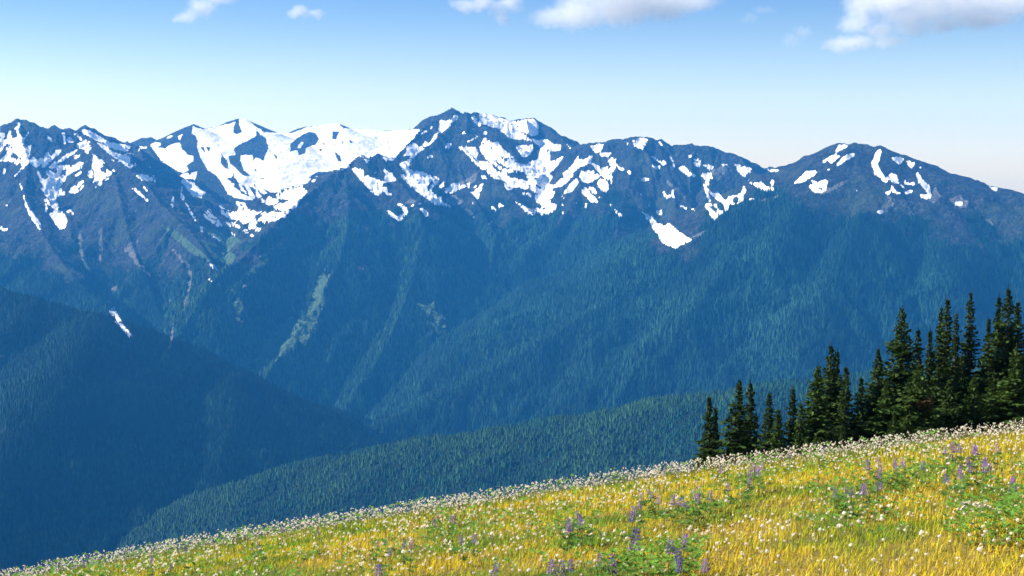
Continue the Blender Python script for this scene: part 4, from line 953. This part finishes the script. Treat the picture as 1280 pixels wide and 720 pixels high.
o = np_mesh('leafy_herbs', vv.reshape(-1, 3), np.arange(NL * nl * 4).reshape(-1, 4), mats=[leaf_mat('herb_leaves', (0.15, 0.30, 0.04), 0.45, 0.35)], smooth=False)
tag(o, 'low bright green leafy herbs growing in patches in the grass', 'herbs', kind='stuff')

# ------------------------------------------------------------------ white flowers
WHITE = NT('white_petals')
c = WHITE.mix(WHITE.noise(WHITE.pos(), 60.0, 2), rgb(0.88, 0.77, 0.58), rgb(0.94, 0.88, 0.76))
b_ = WHITE.n('ShaderNodeBsdfPrincipled', {'Base Color': c, 'Roughness': 0.7, 'Specular IOR Level': 0.1})
t_ = WHITE.n('ShaderNodeBsdfTranslucent', {'Color': c})
WHITE.put(WHITE.out.inputs[0], WHITE.n('ShaderNodeMixShader', {0: 0.5, 1: b_.outputs[0], 2: t_.outputs[0]}).outputs[0])
WHITE = WHITE.m
STEM = leaf_mat('flower_stem', (0.30, 0.30, 0.10), 0.3, 0.3)
def head_shape(seed, far=False):
    """a ragged puff of petals: jittered icosphere with a few loose petals"""
    r = random.Random(seed)
    bm = bmesh.new()
    if far:
        bmesh.ops.create_cone(bm, cap_ends=False, segments=4, radius1=1, radius2=0.45, depth=1.3)
    else:
        bmesh.ops.create_icosphere(bm, subdivisions=1, radius=1)
    bmesh.ops.triangulate(bm, faces=bm.faces[:])
    for v in bm.verts:
        v.co = v.co * r.uniform(0.7, 1.2)
        v.co.z *= r.uniform(0.6, 0.95)
    for k in range(3 if far else 6):
        a, e = r.uniform(0, 6.28), r.uniform(0.3 if far else -0.3, 1.2 if far else 1.0)
        d = Vector((math.cos(a) * math.cos(e), math.sin(a) * math.cos(e), math.sin(e)))
        sdv = d.cross(Vector((0, 0, 1))).normalized() * 0.28
        vs = [bm.verts.new(q) for q in (d * 0.7 - sdv, d * 0.7 + sdv, d * r.uniform(1.3, 1.7))]
        bm.faces.new(vs)
    bm.verts.ensure_lookup_table()
    bm.verts.index_update()
    V = np.array([v.co[:] for v in bm.verts]); Fq = np.array([[v.index for v in f.verts] for f in bm.faces])
    bm.free()
    return V, Fq
heads = [head_shape(k) for k in range(4)]
far_heads = [head_shape(20 + k, True) for k in range(4)]
NF = 32000
x, y = vis_field(NF, 7.0, 33, 1.0)
thin = RNG.random(NF) < np.clip(0.30 + 0.0019 * y * y, 0, 1) * np.clip(0.75 + 1.6 * fbm(x / 1.7, y / 1.7, 3, 160), 0.12, 1)
x, y = x[thin], y[thin]
order = np.argsort(y)
x, y = x[order], y[order]
z = ground(x, y)
NF = len(x)
sh = RNG.uniform(0.06, 0.17, NF) * (1 + 0.6 * np.clip((y - 12) / 8, 0, 1))
hr = np.clip(RNG.lognormal(-4.78, 0.30, NF), 0.0045, 0.016) * np.clip(0.9 + y / 60, 0.9, 1.4)
bend = RNG.normal(0, 0.05, (NF, 2))
# 300 nearest in the picture: one object each
pxx, pyy = project(x, y, z + sh)
infr = np.nonzero((pxx > 4) & (pxx < 1276) & (pyy < 716))[0]
single = infr[:300]
smask = np.zeros(NF, bool); smask[single] = True
head_me = [np_mesh('flower_head', V * (1, 1, 1), F_, mats=[WHITE], smooth=False, link=False) for V, F_ in heads]
def stem_arrays(b, h, r):
    """three-sided curved stem from the origin"""
    V = []
    for k in range(3):
        t = k / 2
        for a in (0, 2.09, 4.19):
            V.append((b[0] * t * t + r * math.cos(a), b[1] * t * t + r * math.sin(a), h * t - 0.02 * (k == 0)))
    F_ = [(k * 3 + a, k * 3 + (a + 1) % 3, k * 3 + 3 + (a + 1) % 3, k * 3 + 3 + a) for k in range(2) for a in range(3)]
    return V, F_
stem_me = []
for k in range(5):
    V, F_ = stem_arrays((0.03 * math.cos(k * 1.3), 0.03 * math.sin(k * 1.3)), 1.0, 0.006)
    stem_me.append((np_mesh('stem', V, np.array(F_), mats=[STEM], link=False), (0.03 * math.cos(k * 1.3), 0.03 * math.sin(k * 1.3))))
WL = 'small white tufted flower on a thin stem among the nearer meadow grass'
for i in single:
    root = bpy.data.objects.new('white_flower', None)
    col.objects.link(root)
    root.location = (x[i], y[i], z[i])
    root.rotation_euler = (bend[i, 0], bend[i, 1], random.uniform(0, 6.28))
    tag(root, WL, 'flower', 'white flowers in the nearer meadow')
    me, tip = stem_me[i % 5]
    st = bpy.data.objects.new('stem', me); col.objects.link(st); st.parent = root
    st.scale = (0.32, 0.32, sh[i])
    hd = bpy.data.objects.new('flower_head', head_me[i % 4]); col.objects.link(hd); hd.parent = root
    hd.location = (tip[0] * 0.32, tip[1] * 0.32, sh[i] + hr[i] * 0.4)
    hd.scale = (hr[i],) * 3
    hd.rotation_euler = (random.uniform(-.4, .4), random.uniform(-.4, .4), random.uniform(0, 6.28))
rest = np.nonzero(~smask)[0]
VV, FF, FM, off = [], [], [], 0
for hk in range(4):
    sel = rest[rest % 4 == hk]
    V, F_ = far_heads[hk]
    n = len(sel)
    ang = RNG.uniform(0, 6.28, n)
    ca, sa = np.cos(ang)[:, None], np.sin(ang)[:, None]
    W = np.empty((n, len(V), 3))
    W[..., 0] = (V[None, :, 0] * ca - V[None, :, 1] * sa) * hr[sel][:, None] + (x[sel] + bend[sel, 1] * sh[sel])[:, None]
    W[..., 1] = (V[None, :, 0] * sa + V[None, :, 1] * ca) * hr[sel][:, None] + (y[sel] - bend[sel, 0] * sh[sel])[:, None]
    W[..., 2] = V[None, :, 2] * hr[sel][:, None] + (z[sel] + sh[sel])[:, None]
    VV.append(W.reshape(-1, 3)); FF.append((F_[None] + (np.arange(n) * len(V))[:, None, None] + off).reshape(-1, 3)); off += n * len(V)
    FM.append(np.zeros(n * len(F_), int))
n = len(rest)
S = np.empty((n, 3, 3))
wdt = 0.0022 * np.clip(y[rest] / 10, 1, 2.2)
S[:, 0] = np.stack([x[rest] - wdt, y[rest], z[rest]], -1)
S[:, 1] = np.stack([x[rest] + wdt, y[rest], z[rest]], -1)
S[:, 2] = np.stack([x[rest] + bend[rest, 1] * sh[rest], y[rest] - bend[rest, 0] * sh[rest], z[rest] + sh[rest]], -1)
VV.append(S.reshape(-1, 3)); FF.append(np.arange(n * 3).reshape(-1, 3) + off); FM.append(np.ones(n, int))
o = np_mesh('white_flowers', np.concatenate(VV), np.concatenate(FF), mats=[WHITE, STEM], smooth=False, fmat=np.concatenate(FM))
tag(o, 'thousands of tiny white flowers massed toward the far meadow edge', 'flowers', kind='stuff')
print('flowers', NF)

# ------------------------------------------------------------------ lupines
LUP = [leaf_mat('lupine_petals', (0.21, 0.07, 0.48), 0.4, 0.3), leaf_mat('lupine_petals_pale', (0.38, 0.18, 0.50), 0.4, 0.3)]
LEAF = leaf_mat('lupine_leaf', (0.08, 0.18, 0.035), 0.4, 0.3)
def spike_shape(seed, n):
    r = random.Random(seed)
    V, F_ = [], []
    for k in range(n):
        t = k / n
        rad_ = 0.17 * (1 - 0.72 * t) + 0.02
        for j in range(6):
            a = j * 1.047 + k * 0.55 + r.uniform(-.2, .2)
            c_ = np.array([math.cos(a) * rad_, math.sin(a) * rad_, t + r.uniform(-.02, .02)])
            o_ = np.array([math.cos(a), math.sin(a), 0.15]) * r.uniform(0.07, 0.12) * (1.2 - 0.6 * t)
            s_ = np.array([-math.sin(a), math.cos(a), 0]) * 0.06 * (1.2 - 0.5 * t)
            u_ = np.array([0, 0, 0.055])
            i0 = len(V)
            V += [tuple(c_ - o_ * 0.4), tuple(c_ + o_ * 0.5 + s_), tuple(c_ + o_ + u_ * 0.2), tuple(c_ + o_ * 0.5 - s_), tuple(c_ + o_ * 0.4 + u_)]
            F_ += [(i0, i0 + 1, i0 + 4), (i0 + 1, i0 + 2, i0 + 4), (i0 + 2, i0 + 3, i0 + 4), (i0 + 3, i0, i0 + 4), (i0, i0 + 3, i0 + 1), (i0 + 1, i0 + 3, i0 + 2)]
    return V, np.array(F_)
spike_me = []
for k in range(4):
    V, F_ = spike_shape(k, 7)
    spike_me.append(np_mesh('flower_spike', V, F_, mats=[LUP[k % 2 if k == 3 else 0]], smooth=False, link=False))
leaf_me = []
for k in range(2):
    r = random.Random(70 + k)
    V, F_ = [], []
    for m in range(7):
        hx, hy, hz = r.uniform(-.06, .06), r.uniform(-.06, .06), r.uniform(0.04, 0.18)
        for j in range(7):
            a = j * 0.9 + r.uniform(-.1, .1)
            L = r.uniform(0.03, 0.05)
            d = (math.cos(a) * L, math.sin(a) * L, L * 0.4)
            s_ = (-math.sin(a) * L * 0.2, math.cos(a) * L * 0.2)
            i0 = len(V)
            V += [(hx, hy, hz), (hx + d[0] * .6 + s_[0], hy + d[1] * .6 + s_[1], hz + d[2] * .6), (hx + d[0], hy + d[1], hz + d[2]), (hx + d[0] * .6 - s_[0], hy + d[1] * .6 - s_[1], hz + d[2] * .6)]
            F_.append((i0, i0 + 1, i0 + 2, i0 + 3))
    leaf_me.append(np_mesh('leaf', V, np.array(F_), mats=[LEAF], smooth=False, link=False))
lstem_me = np_mesh('stem', *[np.array(q) for q in stem_arrays((0, 0), 1.0, 0.006)], mats=[STEM], link=False)
lup = [(790,676,1.5,'largest violet lupine spike, at the bottom centre of the meadow'),(765,707,1.5,'tall violet lupine spike at the bottom edge, lower left of the largest spike'),(783,687,.8,'small lupine head touching the largest violet spike at its left')]
gl = 'violet lupine spike in the purple drift along the upper right of the meadow'
for p_ in ((1085,613),(1095,612),(1107,609),(1078,615),(1060,615),(1066,616),(1049,618)): lup.append((*p_, .9, 'violet lupine in the lower row of the right middle drift'))
for p_ in ((1100,580),(1104,586),(1113,580),(1124,585),(1128,581),(1133,584),(1152,583),(1083,583),(1090,584),(1096,594)): lup.append((*p_, .95, 'violet lupine in the upper row of the right middle drift'))
for p_ in ((1185,565),(1187,569),(1195,563),(1204,563),(1215,562),(1219,564),(1224,566),(1248,561),(1192,558)): lup.append((*p_, .95, 'violet lupine in the drift nearest the firs at upper right'))
for p_ in ((1214,581),(1216,586),(1224,579),(1234,585),(1240,588),(1199,590),(1202,594),(1184,598),(1268,606),(1263,609)): lup.append((*p_, .95, 'violet lupine in the scattered group at the far right'))
for p_ in ((934,592),(941,587),(948,590),(955,586),(936,600),(904,588),(911,610)): lup.append((*p_, .9, 'violet lupine in the small group below the lowest firs'))
for p_ in ((868,624),(872,619),(860,630),(858,634),(884,620),(876,616),(845,630)): lup.append((*p_, 1.0, 'violet lupine in the group right of the meadow centre'))
for p_ in ((820,618),(805,632),(794,640),(793,648),(800,622),(812,621),(823,625),(843,628)): lup.append((*p_, .9, 'violet lupine in the group above the largest spike'))
for p_ in ((722,646),(705,661),(709,662),(727,652),(713,652),(732,650)): lup.append((*p_, .8, 'violet lupine in the loose group left of the largest spike'))
for p_ in ((545,647),(560,650),(565,652),(541,655),(468,681),(482,679),(503,682),(483,693),(511,684),(581,676),(590,675)): lup.append((*p_, .8, 'violet lupine scattered in the left half of the meadow'))
for p_ in ((833,686),(845,677),(852,678),(858,697),(860,709),(875,712),(688,711),(697,710),(710,707),(753,702),(473,714),(604,715)): lup.append((*p_, 1.0, 'violet lupine low down near the bottom edge of the meadow'))
for p_ in ((230,688),(238,676),(106,705),(190,700),(330,680),(352,664),(210,711),(400,668),(670,604),(620,612),(985,572),(1030,562),(770,592),(900,575)): lup.append((*p_, .75, 'small dim lupine near the far edge of the meadow'))
ORD = 'first second third fourth fifth sixth seventh eighth ninth tenth eleventh twelfth thirteenth fourteenth'.split()
named = []
for px_, py_, sc_, lab in lup:
    same = sorted(q[0] for q in lup if q[3] == lab)
    if len(same) > 1:
        lab = ORD[same.index(px_)] + ' from the left, ' + lab
    named.append((px_, py_, sc_ * 0.86, lab))
for k, (px_, py_, sc_, lab) in enumerate(named):
    hh_ = random.uniform(0.19, 0.27)
    gx_, gy_, gz_ = on_ground(px_, py_, hh_ * 0.9)
    root = bpy.data.objects.new('lupine', None)
    col.objects.link(root)
    root.location = (gx_, gy_, gz_)
    root.rotation_euler = (random.gauss(0, .1), random.gauss(0, .1), random.uniform(0, 6.28))
    tag(root, lab, 'flower', 'lupines in the meadow')
    sp_h = 0.105 * sc_ * random.uniform(0.8, 1.2)
    for nm, me, loc, scl in (('stem', lstem_me, (0, 0, 0), (0.5, 0.5, hh_)), ('flower_spike', spike_me[k % 4], (0, 0, hh_ - sp_h * 0.55), (sp_h, sp_h, sp_h)), ('leaf', leaf_me[k % 2], (0, 0, 0), (1, 1, 1))):
        q = bpy.data.objects.new(nm, me); col.objects.link(q); q.parent = root
        q.location, q.scale = loc, scl

# bleached dead stalk lying in the grass at the right
ax, ay, az_ = on_ground(1199, 643, 0.16); bx_, by_, bz_ = on_ground(1251, 634, 0.16)
V, F_ = [], []
pts = [np.array([ax + (bx_ - ax) * t, ay + (by_ - ay) * t + 0.03 * math.sin(9 * t), float(ground(ax + (bx_ - ax) * t, ay + (by_ - ay) * t)) + 0.17 + 0.03 * math.sin(5 * t)]) for t in np.linspace(0, 1, 12)]
for k, p_ in enumerate(pts):
    for a in range(5):
        rr_ = 0.008 * (1 - 0.4 * k / 12)
        V.append((p_[0], p_[1] + rr_ * math.cos(a * 1.257), p_[2] + rr_ * math.sin(a * 1.257)))
for k in range(11):
    for a in range(5):
        F_.append((k * 5 + a, k * 5 + (a + 1) % 5, k * 5 + 5 + (a + 1) % 5, k * 5 + 5 + a))
for k in range(46):
    p_ = pts[random.randrange(2, 12)]
    i0 = len(V)
    d = Vector((random.uniform(-1, 1), random.uniform(-.6, .6), random.uniform(0, .7))) * 0.032
    V += [tuple(p_), tuple(p_ + np.array(d) + (0.008, 0, 0.006)), tuple(p_ + np.array(d) * 1.2), tuple(p_ + np.array(d) + (-0.006, 0, -0.01))]
    F_.append((i0, i0 + 1, i0 + 2, i0 + 3))
o = np_mesh('dead_stalk', V, np.array(F_), mats=[leaf_mat('bleached_stalk', (0.72, 0.64, 0.5), 0.2, 0.15)], smooth=False)
tag(o, 'bleached dry flower stalk lying across the grass at the right', 'stalk')

# ------------------------------------------------------------------ clouds (outside the haze)
def cloud(label, lobes, dens, D=21000.0, warm=(1.0, 1.0, 1.0)):
    bm = bmesh.new()
    L3 = []
    cx, cyy_, cz_ = at(sum(l[0] for l in lobes) / len(lobes), sum(l[1] for l in lobes) / len(lobes), D)
    for (px_, py_, rx, ry) in lobes:
        p_ = at(px_, py_, D)
        k = D / F_PX
        c_ = Vector((p_[0] - cx, random.uniform(-0.4, 0.4) * rx * k, p_[2] - cz_))
        rx, ry = rx * 1.16, ry * 1.16
        rad_ = (rx * k, (rx + ry) * 0.5 * k * 1.1, ry * k)
        L3.append((c_, rad_))
        r_ = bmesh.ops.create_icosphere(bm, subdivisions=3, radius=1)
        for v in r_['verts']:
            v.co = Vector((v.co.x * rad_[0] * 1.32 + c_.x, v.co.y * rad_[1] * 1.32 + c_.y, v.co.z * rad_[2] * 1.32 + c_.z))
    me = bpy.data.meshes.new('cloud')
    bm.to_mesh(me); bm.free()
    o = bpy.data.objects.new('cloud', me)
    col.objects.link(o)
    o.location = (cx, cyy_, cz_)
    rm = o.modifiers.new('skin', 'REMESH')
    rm.mode = 'VOXEL'
    rm.voxel_size = 38
    s = NT('cloud_vapour')
    tc = s.n('ShaderNodeTexCoord').outputs['Object']
    wn = s.n('ShaderNodeTexNoise', {'Vector': tc, 'Scale': 0.0042, 'Detail': 6.0, 'Roughness': 0.66})
    off_ = s.n('ShaderNodeVectorMath', {0: wn.outputs['Color'], 1: (0.5, 0.5, 0.5)}, operation='SUBTRACT').outputs[0]
    off_ = s.n('ShaderNodeVectorMath', {0: off_, 'Scale': 290.0}, operation='SCALE').outputs[0]
    pw = s.n('ShaderNodeVectorMath', {0: tc, 1: off_}, operation='ADD').outputs[0]
    best = None
    for c_, rad_ in L3:
        d = s.n('ShaderNodeVectorMath', {0: pw, 1: tuple(c_)}, operation='SUBTRACT').outputs[0]
        d = s.n('ShaderNodeVectorMath', {0: d, 1: rad_}, operation='DIVIDE').outputs[0]
        ln_ = s.n('ShaderNodeVectorMath', {0: d}, operation='LENGTH').outputs['Value']
        best = ln_ if best is None else s.n('ShaderNodeMath', {0: best, 1: ln_, 2: 0.35}, operation='SMOOTH_MIN').outputs[0]
    nz = s.noise(tc, 0.012, 5, 0.6)
    f = s.math('SUBTRACT', s.math('ADD', 1.0, s.math('MULTIPLY', s.math('SUBTRACT', nz, 0.5), 0.9)), best)
    f = s.ramp(f, 0.0, 0.75)
    v = s.n('ShaderNodeVolumePrincipled', {'Color': rgb(*warm), 'Density': s.math('MULTIPLY', f, dens), 'Anisotropy': 0.0})
    s.put(s.out.inputs['Volume'], v.outputs[0])
    o.data.materials.append(s.m)
    tag(o, label, 'cloud')
    return o
cloud('thin slanting white cloud at the upper left', [(252,8,20,13),(275,-4,24,11),(232,20,16,8),(222,23,12,5)], 0.0035)
cloud('tiny faint white cloud right of the slanting one', [(375,16,17,7),(394,17,12,6)], 0.004)
cloud('ragged little white cloud left of the long flat cloud', [(582,6,20,9),(603,3,18,12),(640,3,16,14),(628,20,9,11),(622,8,12,10)], 0.0035)
cloud('long flat bottomed white cloud at the top centre', [(690,22,30,14),(725,15,40,22),(775,6,48,27),(825,4,46,25),(868,0,34,16),(760,-14,70,24)], 0.0024)
cloud('big broken white and grey cloud at the top right', [(1080,4,26,22),(1110,2,38,24),(1135,20,36,17),(1165,14,34,20),(1200,8,38,20),(1240,2,40,21),(1272,4,30,18),(1300,0,40,20),(1050,57,26,11),(1075,52,24,11),(1112,52,24,9),(1140,36,26,11),(1098,38,22,13),(1068,30,24,14),(1215,24,40,14),(1252,22,30,12),(1180,30,30,12),(1160,-14,80,20)], 0.0026)
cloud('faint grey wisp left of the broken cloud', [(1003,40,15,10),(990,50,14,8)], 0.0010)
cloud('faint slanting wisp above the gap between the larger clouds', [(955,12,16,7),(938,23,14,6)], 0.0008)

# ------------------------------------------------------------------ haze: one closed box of pale even air round the camera and all the land
bm = bmesh.new()
bmesh.ops.create_cube(bm, size=1)
zlo, zhi = min(FLOOR - 60, float(H.min()), float(bz.min())) - 1.0, max(float(H.max()), float(gz.max())) + 25
for v in bm.verts:
    v.co = Vector((v.co.x * 18500, 6200 + v.co.y * 13400, (zlo + zhi) / 2 + v.co.z * (zhi - zlo)))
me = bpy.data.meshes.new('haze')
bm.to_mesh(me); bm.free()
o = bpy.data.objects.new('haze', me)
col.objects.link(o)
s = NT('pale_haze')
v = s.n('ShaderNodeVolumePrincipled', {'Color': rgb(0.05, 0.38, 1.0), 'Absorption Color': rgb(0.35, 0.35, 0.35), 'Density': 4.5e-5, 'Anisotropy': 0.0})
s.put(s.out.inputs['Volume'], v.outputs[0])
o.data.materials.append(s.m)
tag(o, 'pale blue haze filling the air over the valley', 'haze', kind='stuff')
